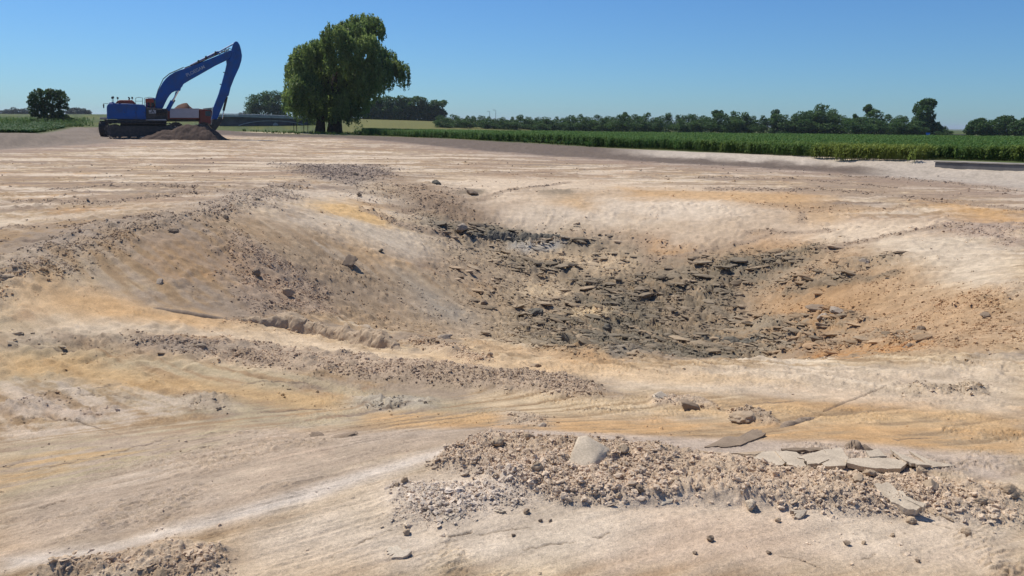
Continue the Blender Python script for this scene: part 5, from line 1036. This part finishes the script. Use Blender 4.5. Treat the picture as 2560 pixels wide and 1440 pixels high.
def ridge(label, path, heights, tone, seed, width=.5, name='clay_ridge', jag=.25, cat='clay ridge', lump=1.0):
    """a strip of clay pushed up along a line; heights in photograph pixels"""
    P0 = [G(*p) for p in path]; n = 46*(len(path)-1)+1; rows = []; m = 33; rg = random.Random(seed)
    cen = P0[len(P0)//2]; cen = Vector((cen.x, cen.y, hz(cen.x, cen.y))); V_ = []
    for i in range(n):
        t = i/(n-1)*(len(path)-1); k = min(int(t), len(path)-2); f = t-k; p = P0[k].lerp(P0[k+1], f); side = -1; h_ = (heights[k]*(1-f)+heights[k+1]*f)*p.length/FPX*1.15
        d_ = (P0[k+1]-P0[k]); d_.z = 0; d_.normalize(); nrm = Vector((-d_.y, d_.x, 0)); w = h_*width*1.5+.03
        jg = 1+jag*float(fbm(np.array([i*.017]), np.array([seed*1.7]), 1, 2, seed, .5)[0])*2.2
        for j in range(m):
            s_ = j/(m-1)*2-1; q = p+nrm*(s_*w); zz_ = hz(q.x, q.y)-.03+(h_*jg)*(1-abs(s_-.35*(1 if s_ > .35 else 1))**1.4 if False else max(0, 1-(abs(s_-.25)/(.75 if s_ > .25 else 1.25))**(3.2 if side*(s_-.25) > 0 else 1.5)))
            V_.append((q.x, q.y, zz_))
    V_ = np.array(V_); nz = fbm(V_[:, 0]+V_[:, 2], V_[:, 1]-V_[:, 2], P0[0].length*.024, 6, seed+60, .72); amp = .24*lump*np.mean(heights)*P0[0].length/FPX
    V_[:, 2] += nz*amp; V_[:, :2] += np.stack([fbm(V_[:, 0]+9, V_[:, 1]+V_[:, 2], .2, 4, seed+61), fbm(V_[:, 0]-9, V_[:, 1]-V_[:, 2], .2, 4, seed+62)], -1)*amp*1.2
    V_ -= np.array(cen[:]); ii = np.arange(n*m).reshape(n, m); F_ = np.stack([ii[:-1, :-1], ii[:-1, 1:], ii[1:, 1:], ii[1:, :-1]], -1).reshape(-1, 4)
    o = link(bpy.data.objects.new(name, mesh_np(name, V_, F_, M_cl[tone], True))); o.location = cen; tag(o, label, cat); return o
ridge('long low clay ridge crossing the left slope of the pit, its near side in shade', [(585,796),(650,812),(720,822),(790,838),(850,850),(905,862),(960,872),(1005,878)], [4,17,22,26,32,34,32,6], 'tan', 3, .4, lump=1.7)
ridge('thin dark crumbly seam leading up to the long clay ridge on the left slope', [(350,768),(430,778),(510,792),(590,802)], [2,7,9,6], 'brown', 5)
slab('jagged brown shard of clay standing out behind the berm, above the curled plates', K([(185,462,.03),(270,425,.05),(330,395,.06),(440,385,.08),(545,338,.11),(600,345,.10),(635,362,.08),(615,388,.04),(520,425,.02),(450,455,.01),(300,468,.01)]), .05, 'brown', 'clay_shard', None, .0, 'clay shard', .012, 31)
ridge('crumbly dark seam of clay on the terrace, pointing to the thin crack', [(1940,1072),(1970,1062),(2005,1052),(2040,1042)], [5,10,11,7], 'brown', 9, .4, 'clay_seam', .5, 'clay seam', 2.6)
ridge('row of dark lumps crowning the cracked clay crust', [(2108,1124),(2130,1122),(2160,1124),(2185,1122),(2205,1126)], [6,18,15,16,6], 'brown', 11, .4, 'clay_lumps', .5, 'clay lumps', 2.2)
ridge('low bar of dark rubble at the front edge of the pit floor', [(1690,850),(1760,862),(1830,868),(1900,866)], [5,12,14,5], 'dark', 13, .6, 'clay_ledge', .4, 'clay ledge', 2.2)
ridge('low rusty ledge at the foot of the right slope', [(2225,882),(2265,876),(2315,866)], [4,10,5], 'brown', 15, .5, 'clay_ledge', .4, 'clay ledge', 2.0)
ridge('short dark scarp in the upper left part of the pit floor', [(1160,600),(1230,604),(1300,606),(1400,600)], [6,14,12,5], 'dark', 17, .6, 'clay_ledge', .4, 'clay ledge', 2.4)
